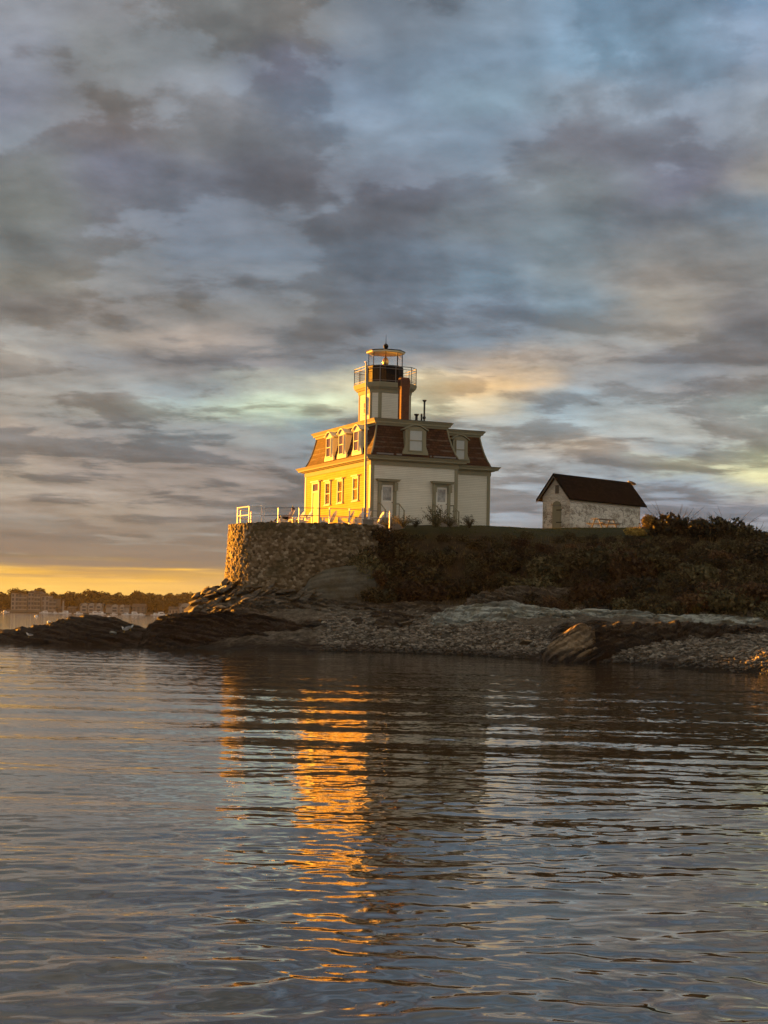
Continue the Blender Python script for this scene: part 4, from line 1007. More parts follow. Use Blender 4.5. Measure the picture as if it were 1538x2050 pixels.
for z_ in np.arange(11.14, 11.7, .09): m.ubox(g, ym-.13, ym+.13, .05, .065, z_, z_+.03)
m.build('louvre', M_BLACK, v)
# satellite dish on the far ridge end
sx, sy, sz = at(1264, 972, 127.6)
dsh = empty('antenna_dish', (sx, sy, sz)); tag(dsh, 'small pale flat dish antenna tilted at the far end of the shed ridge', 'antenna')
m = MB(); m.tube((0,0,-.5),(0,0,.12),.03); m.build('mast', M_STEEL, dsh)
m = MB(); m.lathe((0,0,0), [(.03,0),(.30,.02),(.36,.07),(.30,.05),(.03,.03)], 12); d_ = m.build('dish', M_STEEL, dsh); d_.rotation_euler = (R_(-12), R_(22), 0); d_.location = (0.02,0,.14)

# picnic table beside the shed
def picnic(x, y, z, rz, label):
    t = empty('picnic_table', (x, y, z), rz); tag(t, label, 'table')
    m = MB()
    for k in range(5): m.box(-.95,.95,-.37+k*.15,-.37+k*.15+.135,.72,.76)
    m.build('tabletop', M_GREY, t)
    for s_ in (-1, 1):
        m = MB(); [m.box(-.95,.95,s_*.72-.14+k*.15,s_*.72-.14+k*.15+.135,.43,.47) for k in range(2)]; m.build('bench', M_GREY, t)
        m = MB(); m.add(*(lambda a: (a.v, a.f))(MB().tube((s_*.7,-.6,0),(s_*.7,-.2,.72),.045).tube((s_*.7,.6,0),(s_*.7,.2,.72),.045).tube((s_*.7,-.85,.41),(s_*.7,.85,.41),.04))); m.build('leg', M_GREY, t)
    return t
x, y, z = at(1210, 1058, 116.5)
picnic(x, y, z-.1, R_(35), 'weathered wooden picnic table in front of the shed wall')
# ------------------------------------------------------------------ terrace furniture
def make_chair():
    t = empty('adirondack_chair', (0,0,0))
    ry = lambda x, z, a: (x*math.cos(a)-z*math.sin(a), x*math.sin(a)+z*math.cos(a))
    m = MB()
    for k in range(6):
        x = -.28+k*.105; z = .27+(x+.28)*.22; m.loft([[(x,-.27,z),(x+.09,-.27,z+.02),(x+.09,.27,z+.02),(x,.27,z)],[(x,-.27,z+.022),(x+.09,-.27,z+.042),(x+.09,.27,z+.042),(x,.27,z+.022)]])
    m.build('seat', M_CHAIR, t)
    m = MB()
    for k in range(7):                                    # fan back of seven slats with a rounded top
        y = (k-3)*.088; h = .80-.016*(k-3)**2*1.3; yw = y*1.18; w = .040
        b0, t0 = (-.24, .26), (-.24-h*.42, .26+h*.92)
        m.loft([[(b0[0],y-w,b0[1]),(b0[0],y+w,b0[1]),(b0[0]-.022,y+w,b0[1]),(b0[0]-.022,y-w,b0[1])],
                [(t0[0],yw-w*1.1,t0[1]-.03),(t0[0],yw+w*1.1,t0[1]-.03),(t0[0]-.022,yw+w*1.1,t0[1]-.03),(t0[0]-.022,yw-w*1.1,t0[1]-.03)],
                [(t0[0]-.012,yw-w*.5,t0[1]),(t0[0]-.012,yw+w*.5,t0[1]),(t0[0]-.034,yw+w*.5,t0[1]),(t0[0]-.034,yw-w*.5,t0[1])]])
    for h_ in (.22,.55): m.box(-.24-h_*.42-.055,-.24-h_*.42-.024,-.31,.31,.26+h_*.9-.03,.26+h_*.9+.03)
    m.build('backrest', M_CHAIR, t)
    for s in (-1, 1):
        m = MB(); y0, y1 = sorted((s*.28, s*.42)); m.box(-.42,.36,y0,y1,.535,.56); m.build('armrest', M_CHAIR, t)
        m = MB(); y0, y1 = sorted((s*.29, s*.33)); m.box(.24,.34,y0,y1,0,.535); m.build('leg', M_CHAIR, t)
        m = MB(); m.loft([[(.36,y0-.0,.30),(.36,y1,.30),(.36,y1,.42),(.36,y0,.42)],[(-.62,y0,.0),(-.62,y1,.0),(-.50,y1,.07),(-.50,y0,.07)]]); m.build('leg', M_CHAIR, t)
    return t
chair0 = make_chair(); kids(chair0); used = [0]
def chair(px, Y, rz, label, group):
    o = chair0 if not used[0] else copy_tree(chair0)
    used[0] = 1
    o.location = ((px-769)/F*Y, Y, TZ+.01); o.rotation_euler = (0,0,rz); return tag(o, label, 'chair', group)
gA = 'white armchairs in a row before the house'
for px, Y, rz, lb in [(655,102.4,R_(165),'white slatted armchair in front of the sunlit yellow door, leftmost of its row of five'),
                      (690,102.0,R_(170),'white slatted armchair below the middle window, second from left in the row of five'),
                      (712,102.9,R_(150),'white slatted armchair overlapping its neighbour left of the flagpole, middle of the row'),
                      (724,101.6,R_(172),'white slatted wooden armchair just left of the foot of the flagpole'),
                      (750,101.8,R_(195),'white slatted wooden armchair right of the flagpole, rightmost of the row of five')]:
    chair(px, Y, rz, lb, gA)
gB = 'white armchairs near the railing'
chair(572, 102.0, R_(188), 'white wooden armchair near the railing with a reclining person in it', gB)
chair(592, 103.4, R_(205), 'empty white wooden armchair just right of the reclining person, beside the railing', gB)
chair(606, 102.6, R_(200), 'empty white wooden armchair at the left corner of the house', gB)
rt = empty('round_table', ((613-769)/F*103.6, 103.6, TZ)); tag(rt, 'small round grey table behind the armchairs left of the house corner', 'table')
m = MB(); m.lathe((0,0,.70), [(.42,0),(.46,.02),(.46,.05),(.42,.06)], 20); m.build('tabletop', M_CHAIR, rt)
m = MB(); m.tube((0,0,.02),(0,0,.70),.05); m.lathe((0,0,0),[(.30,0),(.28,.04),(.06,.08)],14); m.build('pedestal', M_CHAIR, rt)
pot = empty('plant_pot', ((738-769)/F*100.9, 100.9, TZ)); tag(pot, 'low dark wooden planter box at the foot of the flagpole', 'planter')
m = MB(); m.loft([[(-.30,-.16,0),(.30,-.16,0),(.30,.16,0),(-.30,.16,0)],[(-.34,-.2,.36),(.34,-.2,.36),(.34,.2,.36),(-.34,.2,.36)]]); m.box(-.37,.37,-.23,.23,.355,.41); m.build('box', M_GREY, pot)

# ------------------------------------------------------------------ the person lying back in the armchair
M_SKIN = plain('skin', (0.42,0.24,0.16), 0.55, 0.08); M_SHIRT = plain('pale pink knit', (0.55,0.42,0.38), 0.9, 0.1, 20)
M_DARK = plain('dark trousers', (0.012,0.012,0.014), 0.85, 0.2); M_HAIR = plain('dark hair', (0.012,0.008,0.006), 0.5, 0.3)
def skin(name, pts, edges, radii, m, parent, sub=2, root=0):
    me = bpy.data.meshes.new(name); me.from_pydata(pts, edges, [])
    o = bpy.data.objects.new(name, me); COL.objects.link(o)
    md = o.modifiers.new('skin', 'SKIN'); md.use_smooth_shade = True
    sv = me.skin_vertices[0].data
    for v, r in zip(sv, radii): v.radius = (r, r) if not isinstance(r, tuple) else r
    sv[root].use_root = True
    sb_ = o.modifiers.new('sub', 'SUBSURF'); sb_.levels = sub; sb_.render_levels = sub
    dg = bpy.context.evaluated_depsgraph_get(); nm = bpy.data.meshes.new_from_object(o.evaluated_get(dg))
    bpy.data.objects.remove(o); nm.name = name
    r = link(name, nm, None, parent, True); nm.materials.clear(); nm.materials.append(m); return r
pr = empty('person', ((572-769)/F*102.0, 102.0, TZ+.01), R_(188))
tag(pr, 'person in dark trousers and pale top lying back in a white armchair', 'person')
P_ = []; E_ = []; Rr = []
def pv(x, y, z, r, par=None):
    P_.append((x,y,z)); Rr.append(r)
    if par is not None: E_.append((par, len(P_)-1))
    return len(P_)-1
pel = pv(-.14,0,.41,(.15,.13)); ab = pv(-.23,0,.54,(.14,.11),pel); che = pv(-.35,0,.72,(.16,.12),ab); nk = pv(-.42,0,.87,.055,che)
nk2 = pv(-.425,0,.93,.052,nk); hd = pv(-.42,0,1.01,(.085,.095),nk2); hd2 = pv(-.43,0,1.09,(.075,.085),hd)
for s in (-1, 1):
    hip = pv(-.04,s*.10,.42,.095,pel); kn = pv(.38,s*.13,.50,.062,hip); an = pv(.72,s*.13,.20,.040,kn); he = pv(.77,s*.13,.13,.042,an); to = pv(.90,s*.14,.25,.034,he)
    sh = pv(-.37,s*.19,.78,.062,che); el_ = pv(-.22,s*.34,.60,.045,sh); wr = pv(.03,s*.33,.60,.030,el_)
    pm = pv(.10,s*.33,.592,.034,wr)
    for k, (dy_, L_) in enumerate([(-.030,.075),(-.010,.088),(.010,.084),(.028,.066)]):
        f1_ = pv(.135,s*.33+dy_,.592,.010,pm); pv(.135+L_,s*.33+dy_*1.2,.575,.008,f1_)
    th_ = pv(.085,s*(.33-.045),.588,.011,wr); pv(.125,s*(.33-.065),.578,.009,th_)
skin('body', P_, E_, Rr, M_SKIN, pr)
def tube_cloth(name, chains, m):
    for ch_ in chains: 
        skin(name, [c[:3] for c in ch_], [(i,i+1) for i in range(len(ch_)-1)], [c[3] for c in ch_], m, pr)
skin('top', [(-.13,0,.40),(-.23,0,.54),(-.35,0,.72),(-.41,0,.84),(-.37,-.19,.79),(-.22,-.345,.61),(-.02,-.335,.61),(-.37,.19,.79),(-.22,.345,.61),(-.02,.335,.61)],
     [(0,1),(1,2),(2,3),(2,4),(4,5),(5,6),(2,7),(7,8),(8,9)], [(.165,.15),(.155,.125),(.175,.135),.07,.075,.058,.045,.075,.058,.045], M_SHIRT, pr)
skin('trousers', [(-.15,0,.41),(-.04,-.10,.425),(.38,-.13,.505),(.71,-.13,.215),(-.04,.10,.425),(.38,.13,.505),(.71,.13,.215)], [(0,1),(1,2),(2,3),(0,4),(4,5),(5,6)],
     [(.165,.14),.11,.075,.055,.11,.075,.055], M_DARK, pr)
for s in (-1, 1): skin('shoe', [(.74,s*.13,.14),(.82,s*.135,.17),(.93,s*.14,.28)], [(0,1),(1,2)], [.055,.05,.04], M_DARK, pr)
skin('hair', [(-.46,0,1.12),(-.50,0,1.04),(-.49,0,.95),(-.40,0,1.145)], [(0,1),(1,2),(0,3)], [(.085,.08),(.085,.06),.05,(.07,.04)], M_HAIR, pr)
skin('nose', [(-.325,0,1.05),(-.31,0,1.02)], [(0,1)], [.012,.016], M_SKIN, pr)
for s in (-1, 1): skin('ear', [(-.43,s*.088,1.05),(-.43,s*.092,1.01)], [(0,1)], [.018,.014], M_SKIN, pr)

# ------------------------------------------------------------------ foliage
def leafmat(name, stops, rough=0.7):
    def fn(t):
        n, _ = t.noise(t.P, 1.2, 4, 0.6)
        k = t.m('ADD', t.m('MULTIPLY', t.island, 0.8), t.m('MULTIPLY', n, 0.25))
        oi = t.n('ShaderNodeObjectInfo'); var = t.mapr(oi.outputs['Random'], 0.0, 1.0, 0.40, 1.7)
        t.put(t.b.inputs['Base Color'], t.vm('SCALE', t.ramp(k, stops), None, var))
        tr = t.n('ShaderNodeBsdfTranslucent'); t.t.links.new(t.b.inputs['Base Color'].links[0].from_socket, tr.inputs[0])
        mx_ = t.n('ShaderNodeMixShader'); mx_.inputs[0].default_value = 0.08
        t.t.links.new(t.b.outputs[0], mx_.inputs[1]); t.t.links.new(tr.outputs[0], mx_.inputs[2]); t.t.links.new(mx_.outputs[0], t.out.inputs[0])
    return mat(name, fn, rough, 0.2)
L_DARK = leafmat('dark thicket leaves', [(0.1,(0.010,0.008,0.004)),(0.5,(0.034,0.028,0.012)),(0.85,(0.092,0.078,0.036))])
L_OLIVE = leafmat('olive leaves', [(0.1,(0.028,0.026,0.010)),(0.5,(0.07,0.062,0.027)),(0.85,(0.14,0.12,0.06))])
L_RUST = leafmat('rust brown leaves', [(0.1,(0.028,0.015,0.007)),(0.5,(0.066,0.036,0.017)),(0.85,(0.13,0.08,0.038))])
L_GOLD = leafmat('sunlit gold leaves and pale grass', [(0.1,(0.12,0.09,0.02)),(0.5,(0.30,0.21,0.05)),(0.85,(0.48,0.34,0.09))])  # on the bushes the gold stands for sunlight; grass tufts are yellow themselves
L_FAR = leafmat('autumn tree leaves', [(0.1,(0.018,0.018,0.006)),(0.5,(0.042,0.036,0.012)),(0.9,(0.09,0.062,0.022))])
M_TWIG = plain('twig', (0.035,0.024,0.014), 0.9, 0.3)
M_TRUNK = plain('bark', (0.05,0.038,0.026), 0.9, 0.3)
def leaves(name, n, rad, leaf, seed, lumps=12, m=None, up=0.5, shell=0.75, parent=None, cz=None, jag=0.0):
    r = np.random.default_rng(seed)
    c = r.normal(size=(lumps,3)); c /= np.linalg.norm(c,axis=1)[:,None]; c *= r.uniform(.25,.72,(lumps,1)); c[:,2] = np.abs(c[:,2])*.9
    lr = r.uniform(.28,.52,lumps)
    k = r.integers(0, lumps, n); d = r.normal(size=(n,3)); d /= np.linalg.norm(d,axis=1)[:,None]
    p = c[k] + d*(lr[k]*(shell+(1-shell)*r.random(n)+jag*r.random(n)**4))[:,None]
    p = p*np.array(rad); p[:,2] += (cz if cz is not None else rad[2]*.25)
    p[:,2] = np.maximum(p[:,2], .02)
    a = r.normal(size=(n,3)); a /= np.linalg.norm(a,axis=1)[:,None]
    b = np.cross(a, d + r.normal(size=(n,3))*.6); b /= np.linalg.norm(b,axis=1)[:,None]
    s = (leaf*r.uniform(.6,1.35,n))[:,None]
    V_ = np.stack([p-a*s*.5, p+b*s*.28, p+a*s*.6, p-b*s*.28], 1).reshape(-1,3)
    return np_mesh(name, V_, np.arange(n*4).reshape(n,4))
def stems(name, n, rad, seed, r0=.02):
    rr = random.Random(seed); m = MB()
    for _ in range(n):
        a = rr.uniform(0,6.28); k = rr.uniform(.5,1.05); h = rad[2]*rr.uniform(.7,1.25)
        p = [(rr.uniform(-.1,.1)*rad[0], rr.uniform(-.1,.1)*rad[1], -.1)]
        for i in range(1,5):
            f = i/4; p.append((p[0][0]+math.cos(a)*rad[0]*k*f**1.3+rr.uniform(-.05,.05), p[0][1]+math.sin(a)*rad[1]*k*f**1.3+rr.uniform(-.05,.05), h*(f-.25*f*f*k)))
        for i, (u, v) in enumerate(zip(p[:-1], p[1:])): m.tube(u, v, r0*(1-i*.2), r0*(1-(i+1)*.2), 4)
    me = bpy.data.meshes.new(name); me.from_pydata(m.v, [], m.f); me.materials.append(M_TWIG); return me
SHR = []
for k in range(6):
    f = leaves('foliage', 2000, (1,1,.85), .17, 100+k, lumps=13, jag=.35); s = stems('branches', 22, (1.3,1.3,1.25), 200+k, .016); SHR.append((f, s))
def shrub(x, y, z, sc, label, group=None, m=L_DARK, name='shrub', sz=None):
    k = random.randrange(6); t = empty(name, (x,y,z), random.uniform(0,6.28)); t.scale = (sc, sc, sz or sc)
    key = (k, m.name)
    if key not in SHRM:
        me = SHR[k][0].copy(); me.materials.append(m); SHRM[key] = me
    o = bpy.data.objects.new('foliage', SHRM[key]); COL.objects.link(o); o.parent = t
    o = bpy.data.objects.new('branches', SHR[k][1]); COL.objects.link(o); o.parent = t
    return tag(t, label, 'shrub', group)
SHRM = {}
def plant_mesh(seed, ns, spread):
    r = np.random.default_rng(seed); L = []; m = MB()
    for _ in range(ns):
        a = r.uniform(0,6.28); k = r.uniform(.25,1)*spread; h = r.uniform(.55,1.15); prev = None
        for f in np.linspace(0,1,9):
            c = np.array([math.cos(a)*k*f**1.4, math.sin(a)*k*f**1.4, h*(f-.22*f*f*k)])
            if prev is not None: m.tube(prev, c, .012*(1.2-f), .012*(1.15-f), 4)
            prev = c
            if f > .06:
                for _q in range(6): L.append(c + r.normal(0,.05,3))
    P_l = np.array(L); n = len(P_l); a = r.normal(size=(n,3)); a /= np.linalg.norm(a,axis=1)[:,None]; b = np.cross(a, r.normal(size=(n,3))); b /= np.linalg.norm(b,axis=1)[:,None]; s = r.uniform(.05,.11,(n,1))
    f = np_mesh('foliage', np.stack([P_l-a*s*.5,P_l+b*s*.28,P_l+a*s*.6,P_l-b*s*.28],1).reshape(-1,3), np.arange(n*4).reshape(n,4))
    sm_ = bpy.data.meshes.new('stems'); sm_.from_pydata(m.v,[],m.f); sm_.materials.append(M_TWIG); return f, sm_
def plant(x, y, z, w, h, label, m, seed, ns=16, name='plant'):
    f, s = plant_mesh(seed, ns, w/h); t = empty(name, (x,y,z)); t.scale = (h,h,h); f.materials.append(m)
    for nm, me in (('foliage', f), ('stems', s)): link(nm, me, None, t)
    return tag(t, label, 'plant')
pts_ = []
tries = 0
while len(pts_) < 165 and tries < 9000:
    tries += 1
    px = random.uniform(712, 1640); Y = random.uniform(91 if px < 1100 else 83, 109.0); x = (px-769)/F*Y
    b = float(base_h([x],[Y])[0])
    if not (2.3 if px < 1100 else 1.95) < b < 7.1: continue
    if math.hypot(x-TC[0], Y-TC[1]) < (5.95 if px > 712 else 6.6): continue
    if any((x-a)**2+((Y-c)*1.0)**2 < (.78*(r1_))**2*1.6 for a, c, r1_ in pts_): continue
    pts_.append((x, Y, random.choice((.7,.9,1.1,1.3,1.6))))
for x, Y, s in pts_:
    b = float(base_h([x],[Y])[0]); z = h1(x, Y)
    if b > 5.6: s = min(s, .8)
    if b > 6.3: s = min(s, .55)
    px = 769+F*x/Y
    m_ = random.choices([L_DARK, L_RUST, L_OLIVE], [5,1.4,3.2])[0]
    word = {'dark thicket leaves':'dense dark brown','rust brown leaves':'rust brown','olive leaves':'dull olive'}[m_.name]
    side_ = 'below the house' if px < 1040 else 'below the stone shed'
    shrub(x, Y, z-.15, s, f'{word} shrub in the thicket on the slope {side_}', f'{word} shrubs on the slope {side_}', m_, sz=s*random.uniform(.75,1.1))
# bushes that stand out
for k, (px, py, Y, sc, sz, lb) in enumerate([(1425,1076,103.5,1.5,1.3,'dark bush in the skyline row just left of the one with arching twigs'),(1540,1088,101,1.3,1.0,'dark bush cut off by the right edge on the skyline'),(1255,1084,107,1.0,.6,'low dark bush under the picnic table at the top of the slope'),(1325,1098,104.5,1.2,.8,'dark bush in front of the sunlit gold bush by the shed'),(1490,1100,102,1.4,1.1,'dark bush below the skyline near the right edge'),
        (735,1075,101.6,1.0,1.0,'dark bush growing over the right end of the round stone wall'),(725,1110,100.6,.9,1.0,'dark bush hanging over the smooth slab beside the stone wall'),(765,1100,101.6,1.2,1.1,'big dark bush just right of the round stone wall'),(772,1068,102.6,.8,.7,'dark bush at the wall end below the left house door'),(800,1070,103,.8,.6,'low dark bush under the plants by the left house steps'),(760,1072,100.9,.95,.95,'dense dark bush hiding the cut end of the round stone wall'),(755,1160,99.6,.95,.95,'round rust bush at the right end of the smooth slab')]):
    x, y, z = at(px, py, Y); shrub(x, y, z-.35, sc, lb, None, L_RUST if 'rust' in lb else L_DARK, 'bush', sz)
x, y, z = at(1300, 1052, 108.5); shrub(x, y, z-.2, .85, 'bush with sunlit gold painted into its leaves against the right end of the stone shed', None, L_GOLD, 'bush', .95)
x, y, z = at(1272, 1064, 107.5); shrub(x, y, z-.3, .8, 'small bush painted sunlit gold between the picnic table and the larger gold bush', None, L_GOLD, 'bush', .6)
x, y, z = at(1345, 1075, 107); shrub(x, y, z-.3, 2.0, 'largest dark rounded bush on the skyline right of the stone shed', None, L_DARK, 'bush', 1.95)
x, y, z = at(1460, 1080, 104); shrub(x, y, z-.3, 1.9, 'dark bush with arching twigs on the skyline near the right edge', None, L_DARK, 'bush', 1.75)
x, y, z = at(1510, 1090, 102); shrub(x, y, z+.0, 1.4, 'lower dark bush sloping off the skyline at the right edge', None, L_DARK, 'bush', 1.1)
x, y, z = at(1405, 1080, 105); shrub(x, y, z+.1, 1.4, 'dark bush filling the gap between the two biggest bushes on the skyline', None, L_DARK, 'bush', 1.3)
for (px, py, Y, sc, sz, lb, m_) in [(808,1052,103.6,.55,.6,'leafy plant in front of the steps of the left house door',L_OLIVE),(832,1052,103.5,.35,.42,'small dark plant between the two house doors',L_DARK),
        (872,1052,103.6,.72,.95,'tall straggling plant in front of the right house door',L_OLIVE),(900,1052,104,.4,.5,'small dark plant right of the tall straggling plant by the house door',L_DARK),(940,1053,105,.35,.55,'small upright plant before the narrow right wing of the house',L_DARK),
        (775,1054,103,.5,.4,'low plant at the right end of the terrace below the left house door',L_DARK),(1375,1090,104.5,.9,.8,'dark bush below the largest bush on the skyline',L_DARK)]:
    x, y, z = at(px, py, Y); (plant(x, y, z-.12, sc*1.9, sz*1.35, lb, m_, int(px), 30) if sc < .8 else shrub(x, y, z-.12, sc, lb, None, m_, 'bush', sz))
for (px, py, Y, sc, lb) in [(1395,1228,87,.62,'round tuft of pale yellow grass at the foot of the slope, the larger of two'),(1437,1226,87,.5,'smaller tuft of pale yellow grass right of the larger tuft')]:
    x, y, z = at(px, py, Y); t = empty('grass_tuft', (x,y,z)); tag(t, lb, 'grass tuft')
    r = np.random.default_rng(int(px)); n = 500; a = r.uniform(0,6.28,n); q = r.random(n)**.6*.35; l = r.uniform(.6,1.1,n)
    b0 = np.stack([np.cos(a)*q*.6, np.sin(a)*q*.6, 0*a], 1); tip = np.stack([np.cos(a)*(q+l*.5), np.sin(a)*(q+l*.5), l*.75], 1); w = np.stack([-np.sin(a),np.cos(a),0*a],1)*.02
    V_ = np.stack([b0-w,b0+w,tip],1).reshape(-1,3)*sc
    link('blades', np_mesh('blades', V_, None, np.arange(n*3).reshape(n,3)), L_GOLD, t)
# grass and weeds: nobody could count them
def grass(name, n, area, hmin, hmax, cond, seed, m, label):
    r = np.random.default_rng(seed)
    px = r.uniform(area[0],area[1],n); Y = r.uniform(area[2],area[3],n); x = (px-769)/F*Y; z = H(x,Y); b = base_h(x,Y); ok = cond(b, x, Y); x,Y,z = x[ok],Y[ok],z[ok]; n = len(x)
    a = r.uniform(0,6.28,n); l = r.uniform(hmin,hmax,n)*(0.6+.8*np.clip(fbm(np.stack([x*.5,Y*.5,x*0],1),3)+.4,0,1)); ln_ = r.uniform(.1,.7,n)*l; w = np.stack([-np.sin(a),np.cos(a),0*a],1)*r.uniform(.008,.02,n)[:,None]
    p = np.stack([x,Y,z-.03],1); mid_ = p+np.stack([np.cos(a)*ln_*.3,np.sin(a)*ln_*.3,l*.65],1); tip = p+np.stack([np.cos(a)*ln_,np.sin(a)*ln_,l],1)
    V_ = np.stack([p-w,p+w,mid_+w*.8,mid_-w*.8,tip],1).reshape(-1,3); i = np.arange(n)*5
    o = link(name, np_mesh(name, V_, np.stack([i,i+1,i+2,i+3],1), np.stack([i+3,i+2,i+4],1)), m); return tag(o, label, 'grass', kind='stuff')
grass('lawn_grass', 42000, (880,1320,103,121), .03, .09, lambda b,x,y: (b > 7.0), 1, leafmat('lawn blades', [(0.1,(0.02,0.026,0.006)),(0.5,(0.045,0.052,0.014)),(0.9,(0.10,0.09,0.03))]), 'short lawn on top of the island')
grass('wild_grass', 30000, (715,1660,84,110), .12, .42, lambda b,x,y: (b > np.where(x > 10, 1.95, 2.4))&(b < 6.9)&(np.hypot(x-TC[0],y-TC[1])>6.2), 2, leafmat('dry grass blades', [(0.1,(0.022,0.016,0.006)),(0.5,(0.055,0.04,0.016)),(0.9,(0.12,0.085,0.035))]), 'rough dry grass and weeds over the slope')

# ------------------------------------------------------------------ far shore
FY = 1000.0
def fx(px, Y=FY): return (px-769)/F*Y
def fz(px, py, Y=FY): return at(px, py, Y)[2]
nxs, nys = 160, 14
gx2, gy2 = np.meshgrid(np.linspace(-560, 300, nxs), np.linspace(FY-8, FY+220, nys))
z2 = np.clip((gy2-FY+6)/12, -.3, 1)*1.1 + np.clip((gy2-FY-25)/120, 0, 1)*5 + .5*fbm(np.stack([gx2.ravel()*.03, gy2.ravel()*.05, gx2.ravel()*0],1),3).reshape(gx2.shape)*np.clip((gy2-FY)/20,0,1)
fs = link('far_shore', np_mesh('far_shore', np.stack([gx2.ravel(),gy2.ravel(),z2.ravel()],1), grid_quads(nys,nxs)), plain('far bank', (0.06,0.05,0.03), 0.9, 0.3, .2)); tag(fs, kind='structure')
TREE = []
for k in range(5):
    c = leaves('crown', 1500, (4.6,4.6,5.4), .95, 300+k, lumps=15, cz=6.2, jag=.1); c.materials.append(L_FAR)
    m = MB(); m.tube((0,0,-1),(0.1,0,4.2),.42,.28,8)
    for q in range(5):
        a = q*1.26+k; m.tube((0.1,0,3.4+.3*q),(2.4*math.cos(a),2.4*math.sin(a),7.0+.5*q),.18,.06,5)
    tm = bpy.data.meshes.new('trunk'); tm.from_pydata(m.v,[],m.f); tm.materials.append(M_TRUNK); TREE.append((c, tm))
def tree(x, y, z, h, label, group, wide=1.0, k=None):
    c, tm = TREE[random.randrange(5) if k is None else k]; t = empty('tree', (x,y,z), random.uniform(0,6.28)); s = h/12.2; t.scale = (s*wide, s*wide, s)
    for nm, me in (('crown', c), ('trunk', tm)):
        o = bpy.data.objects.new(nm, me); COL.objects.link(o); o.parent = t
    return tag(t, label, 'tree', group)
sky_line = [(-30,1182),(8,1181),(35,1173),(58,1177),(85,1170),(110,1179),(128,1184),(145,1179),(165,1182),(187,1176),(205,1179),(222,1183),(240,1182),(258,1189),(275,1177),(290,1182),(305,1183),(320,1184),(345,1181),(362,1183),(382,1180),(400,1182),(425,1180),(450,1182),(480,1181)]
for px, py in sky_line:
    Y = 1055+random.uniform(-12,12); zg = 2.6; h = fz(px, py, Y)-zg
    lab = 'tree with a rounded crown in the row on the skyline of the far shore'; grp = 'trees on the far skyline'
    if px == 85: lab, grp = 'tallest round topped tree rising behind the big apartment block on the far shore', None
    if px == 275: lab, grp = 'broad domed tree standing above the row near the gabled houses', None
    tree(fx(px,Y), Y, zg, h, lab, grp, 1.15 if px not in (85,275) else 1.25)
for k in range(44):
    px = -40+k*12.3+random.uniform(-4,4); Y = 1030+random.uniform(-10,12); zg = 1.6; h = random.uniform(7.5,10.5)
    tree(fx(px,Y), Y, zg, h, 'lower bushy tree in the dark belt behind the far houses', 'lower trees of the far shore', 1.3)
nfw = 2600
r = np.random.default_rng(77); pxs = r.uniform(-60,520,nfw*3); Yw_ = r.uniform(1045,1100,nfw*3); hz = r.uniform(1.5,11,nfw*3); a = r.normal(size=(nfw*3,3)); a/=np.linalg.norm(a,axis=1)[:,None]; b = np.cross(a,r.normal(size=(nfw*3,3))); b/=np.linalg.norm(b,axis=1)[:,None]
p = np.stack([(pxs-769)/F*Yw_, Yw_, hz],1); s_ = r.uniform(.8,1.8,(nfw*3,1))
fw = link('far_woods', np_mesh('far_woods', np.stack([p-a*s_,p+b*s_*.6,p+a*s_,p-b*s_*.6],1).reshape(-1,3), np.arange(nfw*12).reshape(-1,4)), L_FAR); tag(fw, 'dense dark woods behind the row of far trees', 'woods', kind='stuff')
M_FW = plain('pale clapboard far', (0.27,0.25,0.22), 0.7, 0.1, .3); M_FW2 = plain('grey shingle far', (0.15,0.135,0.11), 0.8, 0.15, .3); M_FR = plain('dark roof far', (0.07,0.06,0.05), 0.8, 0.2, .3); M_FG = plain('dark far window', (0.03,0.03,0.03), 0.3, 0.1, 1, spec=.6)
def fbox(nm, px0, px1, y0, y1, z0, z1, m, par, org): 
    b = MB(); b.box(fx(px0)-org[0], fx(px1)-org[0], y0-org[1], y1-org[1], z0-org[2], z1-org[2]); return b.build(nm, m, par)
def z_of(px, py): return fz(px, py)
def gable(nm, px0, px1, zb, zt, y0, y1, m, par, org, over=.4):
    b = MB(); x0, x1 = fx(px0)-org[0]-over, fx(px1)-org[0]+over; xm = (x0+x1)/2
    b.loft([[(x0,y0-over-org[1],zb-org[2]),(x1,y0-over-org[1],zb-org[2]),(xm,y0-over-org[1],zt-org[2])],[(x0,y1-org[1],zb-org[2]),(x1,y1-org[1],zb-org[2]),(xm,y1-org[1],zt-org[2])]]); return b.build(nm, m, par)
# the apartment block
org = (fx(68), 1004, 1.0); ap = empty('apartment_block', org); tag(ap, 'big pale apartment block with stacked balconies on the left of the far shore', 'apartment block')
blk = [(23,38,1187.5,1006,'a'),(38,58,1190,1003.5,'b'),(58,70,1187,1004.5,'g'),(70,84,1189,1003.7,'g'),(84,100,1193,1005,'c'),(100,116,1199,1003.9,'c')]
for i, (p0, p1, py, y0, kd) in enumerate(blk):
    zt = z_of((p0+p1)/2, py); w_o = fbox('wall', p0, p1, y0, 1018-.3*i, .6, zt, M_FW if i % 2 == 0 else M_FW2, ap, org)
    if kd == 'g': gable('roof', p0, p1, zt, zt+1.6, y0, 1018, M_FR, ap, org)
    else: 
        b = MB(); b.box(fx(p0)-org[0]-.3, fx(p1)-org[0]+.3, y0-org[1]-.5, 14, zt-org[2], zt-org[2]+.35); b.build('roof', M_FR, ap)
    nfl = 4 if kd != 'c' else 3; step_ = (zt-1.6)/nfl
    for f_ in range(nfl):
        zf = 1.6+f_*step_; nw = 2
        for q in range(nw):
            pc = p0+(p1-p0)*(q+.5)/nw; fbox('window', pc-2.0, pc+2.0, y0-.06, y0, zf+.5, zf+step_*.82, M_FG, ap, org)
        if i in (1,3,5,2): fbox('balcony', p0+1, p1-1, y0-1.4, y0-.07, zf+.05, zf+.75, M_FW, ap, org)
